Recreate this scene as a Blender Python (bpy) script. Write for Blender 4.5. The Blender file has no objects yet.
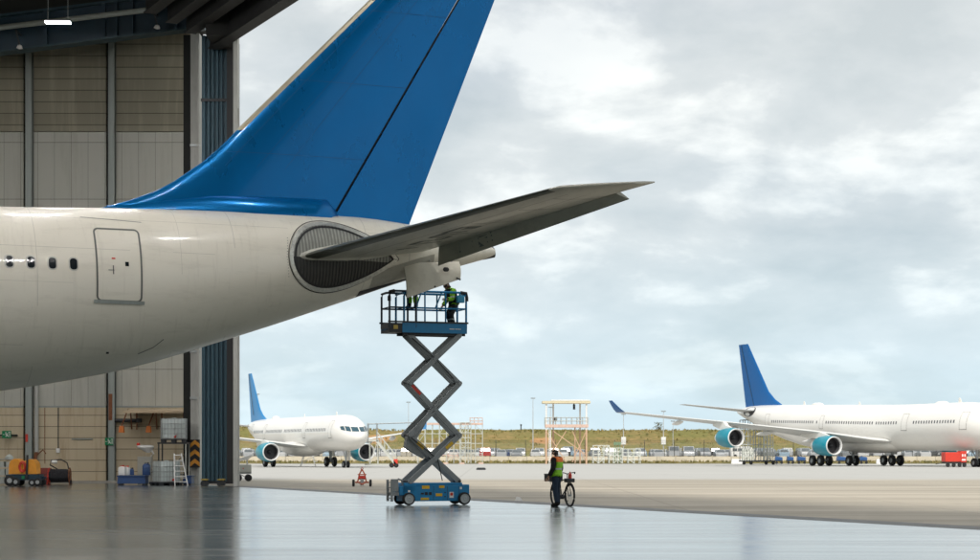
import bpy, bmesh, math, random
from math import sin, cos, pi, radians, sqrt, atan2
from mathutils import Vector, Matrix
R = random.Random(7)
SC = bpy.context.scene
COL = SC.collection
F = 1850.0          # focal length in photo pixels (980 wide)
HZ = 450.0          # horizon row
EYE = 1.69
V = Vector

def at(px, py, D):  # measured photo position at distance D -> world point
    return V(((px-490)/F*D, D, EYE+(HZ-py)/F*D))
def ground_z(y):
    return 0.0 if y < 90 else -0.0023*(y-90)

# ------------------------------------------------------------------ materials
def lin(c):
    return tuple((x/12.92 if x <= .04045 else ((x+.055)/1.055)**2.4) for x in c)
def newmat(name):
    m = bpy.data.materials.new(name); m.use_nodes = True
    return m, m.node_tree.nodes, m.node_tree.links, m.node_tree.nodes['Principled BSDF']
def N(nodes, t, **k):
    n = nodes.new(t)
    for a, b in k.items():
        if a.startswith('_'): setattr(n, a[1:], b)
        else: n.inputs[a.replace('__', ' ')].default_value = b
    return n
def math_n(nodes, links, op, a, b=None, c=None, clamp=False):
    n = nodes.new('ShaderNodeMath'); n.operation = op; n.use_clamp = clamp
    for i, x in enumerate((a, b, c)):
        if x is None: continue
        if isinstance(x, (int, float)): n.inputs[i].default_value = x
        else: links.new(x, n.inputs[i])
    return n.outputs[0]
def mixc(nodes, links, fac, a, b, typ='MIX'):
    n = nodes.new('ShaderNodeMix'); n.data_type = 'RGBA'; n.blend_type = typ
    for s, x in ((n.inputs[0], fac), (n.inputs[6], a), (n.inputs[7], b)):
        if isinstance(x, (int, float)): s.default_value = x
        elif isinstance(x, tuple): s.default_value = (*x[:3], 1)
        else: links.new(x, s)
    return n.outputs[2]
MATS = {}
def mat(name, col, rough=.5, metal=0.0, var=.12, scale=3.0, bump=0.0, bscale=40.0, coat=0.0, spec=.5, rvar=.1, stretch=(1,1,1), dirt=None, dirt_amt=.0):
    """plain material with cloudy colour, roughness variation and optional bump / dirt"""
    if name in MATS: return MATS[name]
    m, n, l, b = newmat(name)
    tc = n.new('ShaderNodeTexCoord')
    mp = n.new('ShaderNodeMapping'); l.new(tc.outputs['Object'], mp.inputs[0]); mp.inputs['Scale'].default_value = stretch
    no = N(n, 'ShaderNodeTexNoise', Scale=scale, Detail=6.0, Roughness=.62); l.new(mp.outputs[0], no.inputs['Vector'])
    f = no.outputs['Fac']
    k = math_n(n, l, 'MULTIPLY_ADD', f, 2*var*1.6, 1-var*1.6)
    cc = n.new('ShaderNodeCombineColor')
    for i in range(3):
        l.new(math_n(n, l, 'MULTIPLY', k, col[i]), cc.inputs[i])
    out = cc.outputs[0]
    if dirt is not None:
        n2 = N(n, 'ShaderNodeTexNoise', Scale=scale*2.3, Detail=8.0, Roughness=.7); l.new(mp.outputs[0], n2.inputs['Vector'])
        d = math_n(n, l, 'MULTIPLY', math_n(n, l, 'SUBTRACT', n2.outputs['Fac'], .5, clamp=True), dirt_amt*4, clamp=True)
        out = mixc(n, l, d, out, dirt)
    l.new(out, b.inputs['Base Color'])
    l.new(math_n(n, l, 'MULTIPLY_ADD', f, rvar*2, rough-rvar, clamp=True), b.inputs['Roughness'])
    b.inputs['Metallic'].default_value = metal
    b.inputs['Coat Weight'].default_value = coat
    b.inputs['Coat Roughness'].default_value = .06
    b.inputs['Specular IOR Level'].default_value = spec
    if bump:
        n3 = N(n, 'ShaderNodeTexNoise', Scale=bscale, Detail=5.0); l.new(tc.outputs['Object'], n3.inputs['Vector'])
        bp = N(n, 'ShaderNodeBump', Strength=bump, Distance=.02); l.new(n3.outputs['Fac'], bp.inputs['Height'])
        l.new(bp.outputs[0], b.inputs['Normal'])
    MATS[name] = m
    return m
def emit(name, col, s):
    m, n, l, b = newmat(name)
    b.inputs['Base Color'].default_value = (*col, 1)
    b.inputs['Emission Color'].default_value = (*col, 1); b.inputs['Emission Strength'].default_value = s
    return m

# ------------------------------------------------------------------ mesh builder
class MB:
    def __init__(s): s.v = []; s.f = []; s.m = []; s.s = []
    def add(s, vs, fs, mi=0, smooth=False):
        o = len(s.v); s.v += [tuple(x) for x in vs]
        for f in fs: s.f.append([o+i for i in f]); s.m.append(mi); s.s.append(smooth)
        return s
    def box(s, x0, x1, y0, y1, z0, z1, mi=0):
        return s.add([(x0,y0,z0),(x1,y0,z0),(x1,y1,z0),(x0,y1,z0),(x0,y0,z1),(x1,y0,z1),(x1,y1,z1),(x0,y1,z1)],
                     [(0,3,2,1),(4,5,6,7),(0,1,5,4),(1,2,6,5),(2,3,7,6),(3,0,4,7)], mi)
    def bar(s, p, q, w, h=None, up=(0,0,1), mi=0):
        p = V(p); q = V(q); h = h or w; d = (q-p).normalized(); up = V(up)
        if abs(d.dot(up)) > .98: up = V((1,0,0))
        a = d.cross(up).normalized()*w/2; b = a.normalized().cross(d).normalized()*h/2
        vs = [c+e for c in (p, q) for e in (-a-b, a-b, a+b, -a+b)]
        return s.add(vs, [(0,1,2,3),(7,6,5,4),(0,4,5,1),(1,5,6,2),(2,6,7,3),(3,7,4,0)], mi)
    def ring(s, c, d, r, n, ph=0):
        d = V(d).normalized(); up = V((0,0,1)) if abs(d.z) < .95 else V((1,0,0))
        a = d.cross(up).normalized(); b = d.cross(a)
        return [V(c)+a*r*cos(2*pi*i/n+ph)+b*r*sin(2*pi*i/n+ph) for i in range(n)]
    def tube(s, p, q, r, r2=None, n=8, mi=0):
        r2 = r if r2 is None else r2; d = V(q)-V(p)
        return s.loft([s.ring(p, d, r, n), s.ring(q, d, r2, n)], mi)
    def path(s, pts, r, n=6, mi=0):
        pts = [V(p) for p in pts]; rs = []
        for i, p in enumerate(pts):
            d = (pts[min(i+1, len(pts)-1)]-pts[max(i-1, 0)])
            rs.append(s.ring(p, d, r[i] if isinstance(r, (list, tuple)) else r, n))
        return s.loft(rs, mi)
    def loft(s, rings, mi=0, caps=True, smooth=True, closed=True):
        n = len(rings[0]); vs = [p for r in rings for p in r]; fs = []
        for k in range(len(rings)-1):
            for i in range(n if closed else n-1):
                j = (i+1) % n; fs.append((k*n+i, k*n+j, (k+1)*n+j, (k+1)*n+i))
        s.add(vs, fs, mi, smooth)
        if caps and closed:
            o = len(s.v)-len(vs)
            s.f.append([o+i for i in range(n)][::-1]); s.m.append(mi); s.s.append(False)
            s.f.append([o+(len(rings)-1)*n+i for i in range(n)]); s.m.append(mi); s.s.append(False)
        return s
    def lathe(s, prof, c=(0,0,0), axis=(0,0,1), n=24, mi=0, caps=False, mis=None):
        ax = V(axis).normalized(); rs = [s.ring(V(c)+ax*z, ax, max(r, .0005), n) for r, z in prof]
        if mis:
            for k in range(len(rs)-1): s.loft(rs[k:k+2], mis[k], caps=False)
        else: s.loft(rs, mi, caps=caps)
        return s
    def prism(s, pts, off, mi=0):   # polygon pts (3d) extruded along off
        n = len(pts); off = V(off); a = [V(p) for p in pts]
        return s.add(a+[p+off for p in a], [tuple(range(n))[::-1], tuple(range(n, 2*n))]+[(i, (i+1)%n, n+(i+1)%n, n+i) for i in range(n)], mi)
    def sphere(s, c, r, n=12, mi=0, sc=(1,1,1)):
        rs = []
        for k in range(1, n//2):
            t = pi*k/(n//2)
            rs.append([(c[0]+sc[0]*r*sin(t)*cos(2*pi*i/n), c[1]+sc[1]*r*sin(t)*sin(2*pi*i/n), c[2]+sc[2]*r*cos(t)) for i in range(n)])
        return s.loft(rs, mi)
    def mesh(s, name, mats, bevel=0, weld=False, angle=35):
        me = bpy.data.meshes.new(name); me.from_pydata(s.v, [], s.f)
        for m in (mats if isinstance(mats, (list, tuple)) else [mats]): me.materials.append(m)
        me.polygons.foreach_set('material_index', s.m); me.polygons.foreach_set('use_smooth', s.s)
        bm = bmesh.new(); bm.from_mesh(me)
        if weld: bmesh.ops.remove_doubles(bm, verts=bm.verts, dist=1e-4)
        bmesh.ops.recalc_face_normals(bm, faces=bm.faces); bm.to_mesh(me); bm.free()
        me.set_sharp_from_angle(angle=radians(angle)); me.update()
        return me
    def build(s, name, mats, parent=None, loc=None, rz=0, bevel=0, **k):
        o = bpy.data.objects.new(name, s.mesh(name, mats, **k)); COL.objects.link(o)
        if parent: o.parent = parent
        if loc is not None: o.location = loc
        if rz: o.rotation_euler = (0,0,rz)
        if bevel:
            b = o.modifiers.new('Bevel', 'BEVEL'); b.width = bevel; b.segments = 2; b.limit_method = 'ANGLE'; b.angle_limit = radians(50)
        return o
def tag(o, label=None, cat=None, group=None, kind=None):
    for k, v in (('label', label), ('category', cat), ('group', group), ('kind', kind)):
        if v: o[k] = v
    return o
def thing(name, label, cat, loc=(0,0,0), rz=0, group=None):
    o = bpy.data.objects.new(name, None); COL.objects.link(o); o.empty_display_size = .3
    o.location = loc; o.rotation_euler = (0,0,rz)
    return tag(o, label, cat, group)
def link(name, me, parent, loc=(0,0,0), rot=(0,0,0), sc=(1,1,1)):
    o = bpy.data.objects.new(name, me); COL.objects.link(o); o.parent = parent; o.location = loc; o.rotation_euler = rot; o.scale = sc
    return o
def dup(root, loc, rz, label=None, group=None):
    r = root.copy(); COL.objects.link(r); r.location = loc; r.rotation_euler = (0,0,rz)
    if label: r['label'] = label
    if group: r['group'] = group
    for ch in list(root.children):
        c = ch.copy(); COL.objects.link(c); c.parent = r
        for g in ch.children:
            d = g.copy(); COL.objects.link(d); d.parent = c
    return r
def text(name, body, size, m, parent, loc, rot, ext=.002, align='CENTER'):
    cu = bpy.data.curves.new(name, 'FONT'); cu.body = body; cu.size = size; cu.extrude = ext; cu.align_x = align; cu.align_y = 'CENTER'
    o = bpy.data.objects.new('tmp', cu); COL.objects.link(o)
    dg = bpy.context.evaluated_depsgraph_get(); me = bpy.data.meshes.new_from_object(o.evaluated_get(dg)); bpy.data.objects.remove(o)
    me.materials.clear(); me.materials.append(m)
    return link(name, me, parent, loc, rot)
def hermite(xs, ys, x):
    n = len(xs)
    if x <= xs[0]: return ys[0]
    if x >= xs[-1]: return ys[-1]
    k = max(i for i in range(n-1) if xs[i] <= x)
    h = xs[k+1]-xs[k]; t = (x-xs[k])/h
    d = [(ys[i+1]-ys[i])/(xs[i+1]-xs[i]) for i in range(n-1)]
    def slope(i):
        if i == 0: return d[0]
        if i == n-1: return d[-1]
        return 0 if d[i-1]*d[i] <= 0 else 2*d[i-1]*d[i]/(d[i-1]+d[i])
    a, b = slope(k)*h, slope(k+1)*h
    return (2*t**3-3*t*t+1)*ys[k]+(t**3-2*t*t+t)*a+(-2*t**3+3*t*t)*ys[k+1]+(t**3-t*t)*b

# shared colours
M = dict(
    steel=mat('galvanised_steel', (.38,.40,.40), .45, .6, .15, 6),
    dark_steel=mat('dark_steel', (.035,.038,.042), .5, .3, .2, 6),
    black=mat('black_plastic', (.012,.012,.013), .55, 0, .2, 8),
    rubber=mat('tyre_rubber', (.018,.018,.019), .8, 0, .25, 10),
    white=mat('white_paint', (.78,.77,.74), .4, 0, .06, 4, dirt=(.45,.42,.36), dirt_amt=.15),
    plane_white=mat('airliner_white_paint', (.80,.775,.73), .35, 0, .04, .35, coat=.4, stretch=(.4,1,1), dirt=(.55,.51,.44), dirt_amt=.18),
    wing_grey=mat('wing_grey_paint', (.50,.51,.50), .4, 0, .08, .6, dirt=(.25,.24,.21), dirt_amt=.2),
    tail_blue=mat('tail_blue_paint', (.0,.098,.265), .33, 0, .08, .5, coat=.15, spec=.3),
    fin_gloss=mat('fin_gloss_blue_paint', (.0,.128,.36), .28, .5, .12, .6, bump=.3, bscale=.6, coat=.2, rvar=.06, stretch=(1,1,.5), spec=.2),
    teal=mat('nacelle_teal_paint', (.0,.24,.33), .35, 0, .06, 1, coat=.15),
    glass=mat('dark_glass', (.012,.016,.02), .12, 0, .1, 3, spec=.35),
    fan=mat('fan_dark', (.03,.03,.033), .4, .5, .2, 9),
    metal=mat('polished_metal', (.62,.62,.61), .28, .9, .08, 4),
    lift_blue=mat('lift_blue_paint', (.0,.20,.44), .4, 0, .12, 5, dirt=(.03,.07,.1), dirt_amt=.25),
    lift_grey=mat('lift_grey_paint', (.27,.29,.295), .45, .1, .15, 5, dirt=(.03,.03,.03), dirt_amt=.3),
    yellow=mat('warning_yellow', (.75,.46,.02), .5, 0, .15, 8, dirt=(.2,.14,.03), dirt_amt=.2),
    orange=mat('safety_orange', (.78,.22,.04), .5, 0, .12, 5, dirt=(.3,.14,.05), dirt_amt=.25),
    red=mat('red_paint', (.62,.045,.025), .45, 0, .14, 5, dirt=(.2,.05,.03), dirt_amt=.2),
    green=mat('sign_green', (.0,.20,.07), .5, 0, .08, 6),
    rust=mat('rusty_steel', (.22,.085,.04), .85, 0, .35, 9, bump=.3),
    pink=mat('faded_red_paint', (.60,.43,.35), .6, 0, .2, 3),
    pale=mat('pale_grey_paint', (.52,.53,.48), .5, 0, .1, 3),
    hose=mat('dark_hose', (.02,.02,.025), .6, 0, .25, 10),
    brass=mat('gold_fitting', (.45,.33,.08), .4, .4, .2, 8),
    door_blue=mat('corrugated_blue_sheet', (.035,.085,.115), .5, .1, .12, 1.2, stretch=(2,2,.25), dirt=(.02,.04,.05), dirt_amt=.3),
    beam_blue=mat('girder_blue_paint', (.004,.026,.045), .5, 0, .15, 2),
    col_grey=mat('column_grey_green', (.30,.33,.31), .6, 0, .13, 1.0, stretch=(3,3,.3), dirt=(.14,.14,.12), dirt_amt=.3),
    concrete_post=mat('pale_post', (.46,.46,.43), .75, 0, .16, 1.3, stretch=(3,3,.4), dirt=(.2,.19,.16), dirt_amt=.35),
    shadow_gap=mat('recess_shade_black', (.012,.013,.012), .8, 0, .2, 2),  # near black: shade of gaps, eaves and header put into the colour
)
exec_world = None

# ------------------------------------------------------------------ camera, light, sky
cam = bpy.data.cameras.new('camera'); co = bpy.data.objects.new('camera', cam); COL.objects.link(co)
co.location = (0, 0, EYE); co.rotation_euler = (radians(90), 0, 0)
cam.sensor_width = 36; cam.lens = 36*F/980; cam.shift_y = (HZ-280)/980; cam.clip_end = 6000; cam.clip_start = .1
cam.dof.use_dof = True; cam.dof.focus_distance = 53; cam.dof.aperture_fstop = 3.2
SC.camera = co
SUN_DIR = V((.0, -.64, .76)).normalized()     # towards the sun
sl = bpy.data.lights.new('sun', 'SUN'); so = bpy.data.objects.new('sun', sl); COL.objects.link(so)
sl.energy = 2.5; sl.angle = radians(12); sl.color = (1, .955, .89)
so.rotation_euler = SUN_DIR.to_track_quat('Z', 'Y').to_euler(); so.location = (-40, -60, 60)
w = bpy.data.worlds.new('World'); SC.world = w; w.use_nodes = True
n, l = w.node_tree.nodes, w.node_tree.links; n.clear()
out = n.new('ShaderNodeOutputWorld')
sky = n.new('ShaderNodeTexSky'); sky.sky_type = 'NISHITA'; sky.sun_disc = False
sky.sun_elevation = math.asin(SUN_DIR.z); sky.sun_rotation = atan2(SUN_DIR.x, SUN_DIR.y); sky.air_density = 1.0; sky.dust_density = 1.5
bg1 = n.new('ShaderNodeBackground'); bg1.inputs[1].default_value = .06; l.new(sky.outputs[0], bg1.inputs[0])
tc = n.new('ShaderNodeTexCoord'); sep = n.new('ShaderNodeSeparateXYZ'); l.new(tc.outputs['Generated'], sep.inputs[0])
# planar cloud-deck coordinates: direction / (elevation + offset)
den = math_n(n, l, 'ADD', math_n(n, l, 'MAXIMUM', sep.outputs[2], 0.0), .34)
cx = math_n(n, l, 'DIVIDE', sep.outputs[0], den); cy = math_n(n, l, 'DIVIDE', sep.outputs[1], den)
cv = n.new('ShaderNodeCombineXYZ'); l.new(cx, cv.inputs[0]); l.new(cy, cv.inputs[1])
n1 = N(n, 'ShaderNodeTexNoise', Scale=4.4, Detail=9.0, Roughness=.56, Distortion=.15); l.new(cv.outputs[0], n1.inputs['Vector'])
mp = n.new('ShaderNodeMapping'); mp.inputs['Location'].default_value = (3.3, 1.7, .4); l.new(cv.outputs[0], mp.inputs[0])
n2 = N(n, 'ShaderNodeTexNoise', Scale=2.6, Detail=5.0, Roughness=.5); l.new(mp.outputs[0], n2.inputs['Vector'])
shade = n.new('ShaderNodeValToRGB'); l.new(n1.outputs['Fac'], shade.inputs[0])
e = shade.color_ramp.elements; e[0].position = .33; e[0].color = (.355,.41,.44,1); e[1].position = .61; e[1].color = (.76,.785,.775,1)
m1 = e.new(.5) if hasattr(e, 'new') else None
m1.color = (.49,.53,.55,1)
elev = n.new('ShaderNodeValToRGB'); l.new(sep.outputs[2], elev.inputs[0])
e = elev.color_ramp.elements; e[0].position = 0; e[0].color = (.46,.645,.74,1); e[1].position = .26; e[1].color = (.51,.515,.51,1)
q = e.new(.09); q.color = (.45,.605,.69,1)
low = n.new('ShaderNodeMapRange'); low.inputs[1].default_value = .0; low.inputs[2].default_value = .12; low.inputs[3].default_value = .18; low.inputs[4].default_value = .80; l.new(sep.outputs[2], low.inputs[0])
ccol = mixc(n, l, low.outputs[0], elev.outputs[0], shade.outputs[0])
warm = mixc(n, l, math_n(n, l, 'MULTIPLY', n2.outputs['Fac'], .35), ccol, (.60,.60,.575))
bg2 = n.new('ShaderNodeBackground'); bg2.inputs[1].default_value = 1.0; l.new(warm, bg2.inputs[0])
cover = n.new('ShaderNodeMapRange'); l.new(n2.outputs['Fac'], cover.inputs[0])
cover.inputs[1].default_value = .3; cover.inputs[2].default_value = .55; cover.inputs[3].default_value = .72; cover.inputs[4].default_value = 1
ms = n.new('ShaderNodeMixShader'); l.new(cover.outputs[0], ms.inputs[0]); l.new(bg1.outputs[0], ms.inputs[1]); l.new(bg2.outputs[0], ms.inputs[2])
l.new(ms.outputs[0], out.inputs[0])
SC.view_settings.view_transform = 'Standard'; SC.view_settings.look = 'None'; SC.view_settings.gamma = 1; SC.view_settings.exposure = .55
SC.view_settings.use_curve_mapping = False
SC.cycles.max_bounces = 8; SC.cycles.diffuse_bounces = 4; SC.cycles.glossy_bounces = 4; SC.cycles.caustics_reflective = False; SC.cycles.caustics_refractive = False
SC.cycles.sample_clamp_indirect = 4

# ------------------------------------------------------------------ opening line of the hangar
OA = V((-11.55, 84.5, 0)); OB = V((10.35, 39.1, 0)); OD = (OB-OA).normalized(); ON = V((-OD.y, OD.x, 0))   # ON points outwards (to the apron)
if ON.x < 0: ON = -ON
def along(t, n_=0, z=0): return OA+OD*t+ON*n_+V((0,0,z))

# ------------------------------------------------------------------ ground surfaces
def floor_mat():
    m, n, l, b = newmat('polished_hangar_floor')
    tc = n.new('ShaderNodeTexCoord'); P = tc.outputs['Object']
    mp = n.new('ShaderNodeMapping'); mp.inputs['Scale'].default_value = (.25, 1.0, 1); l.new(P, mp.inputs[0])
    a = N(n, 'ShaderNodeTexNoise', Scale=.35, Detail=7.0, Roughness=.65); l.new(mp.outputs[0], a.inputs['Vector'])
    c = N(n, 'ShaderNodeTexNoise', Scale=2.2, Detail=8.0, Roughness=.7); l.new(mp.outputs[0], c.inputs['Vector'])
    col = mixc(n, l, a.outputs['Fac'], (.045,.062,.060), (.10,.118,.112))
    sp = n.new('ShaderNodeSeparateXYZ'); l.new(P, sp.inputs[0])
    # slab joints every six metres
    def joint(o_, per):
        fr = math_n(n, l, 'FRACT', math_n(n, l, 'DIVIDE', math_n(n, l, 'ADD', o_, 300.3), per))
        return math_n(n, l, 'LESS_THAN', math_n(n, l, 'ABSOLUTE', math_n(n, l, 'SUBTRACT', fr, .5)), .0035)
    j = math_n(n, l, 'MAXIMUM', joint(sp.outputs[0], 7.0), joint(sp.outputs[1], 7.0))
    # scuffs and drips: dark spots and streaks across
    mp2 = n.new('ShaderNodeMapping'); mp2.inputs['Scale'].default_value = (.7, 2.2, 1); l.new(P, mp2.inputs[0])
    s = N(n, 'ShaderNodeTexNoise', Scale=1.1, Detail=9.0, Roughness=.78); l.new(mp2.outputs[0], s.inputs['Vector'])
    st = math_n(n, l, 'MULTIPLY', math_n(n, l, 'SUBTRACT', s.outputs['Fac'], .60, clamp=True), 6.0, clamp=True)
    col = mixc(n, l, math_n(n, l, 'MULTIPLY', st, .5), col, (.05,.05,.045))
    col = mixc(n, l, math_n(n, l, 'MULTIPLY', j, .6), col, (.03,.03,.03))
    mp4 = n.new('ShaderNodeMapping'); mp4.inputs['Scale'].default_value = (.06, .75, 1); mp4.inputs['Rotation'].default_value = (0,0,.06); l.new(P, mp4.inputs[0])
    s4 = N(n, 'ShaderNodeTexNoise', Scale=1.3, Detail=8.0, Roughness=.72, Distortion=.4); l.new(mp4.outputs[0], s4.inputs['Vector'])
    sk = n.new('ShaderNodeMapRange'); sk.inputs[1].default_value = .36; sk.inputs[2].default_value = .72; l.new(s4.outputs['Fac'], sk.inputs[0])
    col = mixc(n, l, math_n(n, l, 'MULTIPLY', sk.outputs[0], .35), col, (.19,.20,.19))
    # tyre arcs: thin dark rings of large radius
    for (cx_, cy_, rad) in ((-38, 22, 61.0), (-38, 22, 62.7), (30, 88, 47.0), (30, 88, 48.8), (-60, 70, 83.0)):
        dd = n.new('ShaderNodeVectorMath'); dd.operation = 'DISTANCE'; l.new(P, dd.inputs[0]); dd.inputs[1].default_value = (cx_, cy_, 0)
        t_ = math_n(n, l, 'LESS_THAN', math_n(n, l, 'ABSOLUTE', math_n(n, l, 'SUBTRACT', dd.outputs['Value'], rad)), .11)
        col = mixc(n, l, math_n(n, l, 'MULTIPLY', t_, math_n(n, l, 'MULTIPLY', s.outputs['Fac'], .8)), col, (.03,.03,.03))
    l.new(col, b.inputs['Base Color'])
    rr = math_n(n, l, 'MULTIPLY_ADD', a.outputs['Fac'], .16, .09)
    rr = math_n(n, l, 'ADD', rr, math_n(n, l, 'MULTIPLY', c.outputs['Fac'], .12))
    rr = math_n(n, l, 'ADD', rr, math_n(n, l, 'MULTIPLY', st, .25), clamp=True)
    rr = math_n(n, l, 'ADD', rr, math_n(n, l, 'MULTIPLY', sk.outputs[0], .06), clamp=True)
    l.new(rr, b.inputs['Roughness']); l.new(math_n(n, l, 'MULTIPLY_ADD', sk.outputs[0], .10, .135), b.inputs['Coat Roughness']); l.new(math_n(n, l, 'MULTIPLY_ADD', st, -.6, .85, clamp=True), b.inputs['Coat Weight'])
    b.inputs['Specular IOR Level'].default_value = 1.0; 
    bp = N(n, 'ShaderNodeBump', Strength=.16, Distance=.006); l.new(c.outputs['Fac'], bp.inputs['Height']); l.new(bp.outputs[0], b.inputs['Normal'])
    return m
fp = [along(-6, 0), along(131, 0), V((43,-35,0)), V((-71,-35,0)), V((-71, 96, 0)), V((-14, 96, 0))]
m_ = MB(); m_.add([(p.x, p.y, .006) for p in fp], [tuple(range(6))])
tag(m_.build('hangar_floor', floor_mat()), kind='structure')

def apron_mat():
    m, n, l, b = newmat('apron_concrete')
    tc = n.new('ShaderNodeTexCoord'); P = tc.outputs['Object']
    sp = n.new('ShaderNodeSeparateXYZ'); l.new(P, sp.inputs[0])
    mp = n.new('ShaderNodeMapping'); mp.inputs['Scale'].default_value = (.035, .30, 1); l.new(P, mp.inputs[0])
    a = N(n, 'ShaderNodeTexNoise', Scale=1.0, Detail=8.0, Roughness=.65); l.new(mp.outputs[0], a.inputs['Vector'])
    c = N(n, 'ShaderNodeTexNoise', Scale=5.0, Detail=9.0, Roughness=.75); l.new(mp.outputs[0], c.inputs['Vector'])
    ar = n.new('ShaderNodeMapRange'); ar.inputs[1].default_value = .33; ar.inputs[2].default_value = .67; l.new(a.outputs['Fac'], ar.inputs[0])
    tan = mixc(n, l, ar.outputs[0], (.265,.235,.185), (.46,.41,.335))
    grey = mixc(n, l, a.outputs['Fac'], (.36,.355,.335), (.47,.46,.435))
    # two pours of concrete meet about 110 m out
    edge = math_n(n, l, 'ADD', sp.outputs[1], math_n(n, l, 'MULTIPLY', a.outputs['Fac'], 14.0))
    k = n.new('ShaderNodeMapRange'); k.inputs[1].default_value = 112; k.inputs[2].default_value = 121; l.new(edge, k.inputs[0])
    col = mixc(n, l, k.outputs[0], tan, grey)
    st = math_n(n, l, 'MULTIPLY', math_n(n, l, 'SUBTRACT', c.outputs['Fac'], .56, clamp=True), 4.0, clamp=True)
    col = mixc(n, l, math_n(n, l, 'MULTIPLY', st, .7), col, (.11,.10,.085))
    def joint(o_, per, w_):
        fr = math_n(n, l, 'FRACT', math_n(n, l, 'DIVIDE', math_n(n, l, 'ADD', o_, 500.7), per))
        return math_n(n, l, 'LESS_THAN', math_n(n, l, 'ABSOLUTE', math_n(n, l, 'SUBTRACT', fr, .5)), w_)
    j = math_n(n, l, 'MAXIMUM', joint(sp.outputs[0], 7.5, .006), joint(sp.outputs[1], 7.5, .012))
    col = mixc(n, l, math_n(n, l, 'MULTIPLY', j, .22), col, (.10,.09,.08))
    for (cx_, cy_, rad, w_) in ((-40, 20, 92.0, .14), (-40, 20, 97.5, .14), (-10, 170, 88.0, .2), (-10, 170, 96.5, .2), (60, -30, 130.0, .16), (60, -30, 136.0, .16)):
        dd = n.new('ShaderNodeVectorMath'); dd.operation = 'DISTANCE'; l.new(P, dd.inputs[0]); dd.inputs[1].default_value = (cx_, cy_, 0)
        t_ = math_n(n, l, 'LESS_THAN', math_n(n, l, 'ABSOLUTE', math_n(n, l, 'SUBTRACT', dd.outputs['Value'], rad)), w_)
        col = mixc(n, l, math_n(n, l, 'MULTIPLY', t_, math_n(n, l, 'MULTIPLY', c.outputs['Fac'], .7)), col, (.09,.085,.08))
    l.new(col, b.inputs['Base Color']); b.inputs['Roughness'].default_value = .75; b.inputs['Specular IOR Level'].default_value = .3
    bp = N(n, 'ShaderNodeBump', Strength=.3, Distance=.01); l.new(c.outputs['Fac'], bp.inputs['Height']); l.new(bp.outputs[0], b.inputs['Normal'])
    return m
m_ = MB()
ys = [-400, 90, 200, 292, 300]
for i in range(len(ys)-1):
    y0, y1 = ys[i], ys[i+1]
    m_.add([(-700,y0,ground_z(y0)),(700,y0,ground_z(y0)),(700,y1,ground_z(y1)),(-700,y1,ground_z(y1))], [(0,1,2,3)])
tag(m_.build('apron', apron_mat(), weld=True), kind='structure')
# threshold: dark drain strip and worn track along the doorway
m_ = MB(); 
def strip(mb, n0, n1, z, t0=-2, t1=125, mi=0):
    a, b_, c, d = along(t0, n0, z), along(t1, n0, z), along(t1, n1, z), along(t0, n1, z)
    mb.add([a, b_, c, d], [(0,1,2,3)], mi)
strip(m_, -.05, 1.1, .010, mi=0)
for k in (.18, .52, .86): strip(m_, k, k+.07, .014, mi=1)
wet = mat('threshold_concrete', (.16,.15,.135), .45, 0, .4, .8, dirt=(.04,.04,.04), dirt_amt=.6)
tag(m_.build('door_track', [wet, M['dark_steel']]), kind='structure')

def grass_mat(name, c1, c2, c3, s=.5):
    m, n, l, b = newmat(name)
    tc = n.new('ShaderNodeTexCoord'); P = tc.outputs['Object']
    a = N(n, 'ShaderNodeTexNoise', Scale=s*.22, Detail=6.0); l.new(P, a.inputs['Vector'])
    c = N(n, 'ShaderNodeTexNoise', Scale=s*1.6, Detail=9.0, Roughness=.75); l.new(P, c.inputs['Vector'])
    r = n.new('ShaderNodeMapRange'); r.inputs[1].default_value = .40; r.inputs[2].default_value = .62; l.new(a.outputs['Fac'], r.inputs[0])
    r2 = n.new('ShaderNodeMapRange'); r2.inputs[1].default_value = .36; r2.inputs[2].default_value = .66; l.new(c.outputs['Fac'], r2.inputs[0])
    col = mixc(n, l, r.outputs[0], c1, c2); col = mixc(n, l, r2.outputs[0], col, c3)
    l.new(col, b.inputs['Base Color']); b.inputs['Roughness'].default_value = .95; b.inputs['Specular IOR Level'].default_value = .1
    return m
g_verge = grass_mat('dry_verge', (.17,.14,.055), (.30,.24,.13), (.085,.09,.03), 2.5)
g_hill = grass_mat('embankment_grass', (.215,.19,.065), (.32,.215,.095), (.125,.128,.042), .45)
g_soil = mat('bare_soil', (.36,.20,.10), .95, 0, .25, .4)
# verge strip
m_ = MB(); nx = 160
for j, (y, z) in enumerate(((289, .012), (290.5, .16), (297, .22), (303, .3))):
    for i in range(nx+1): m_.v.append((-260+i*520/nx, y, ground_z(y)+z+(R.uniform(-.05,.1) if j in (1,2) else 0)))
for j in range(3):
    for i in range(nx):
        a = j*(nx+1)+i; m_.f.append([a, a+1, a+nx+2, a+nx+1]); m_.m.append(0); m_.s.append(True)
tag(m_.build('verge', g_verge), kind='structure')
# car park slab
asph = mat('car_park_asphalt', (.16,.155,.145), .9, 0, .2, .3)
m_ = MB(); m_.box(-260, 260, 303.3, 372, -1, .35)
tag(m_.build('car_park', asph), kind='structure')
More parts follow.
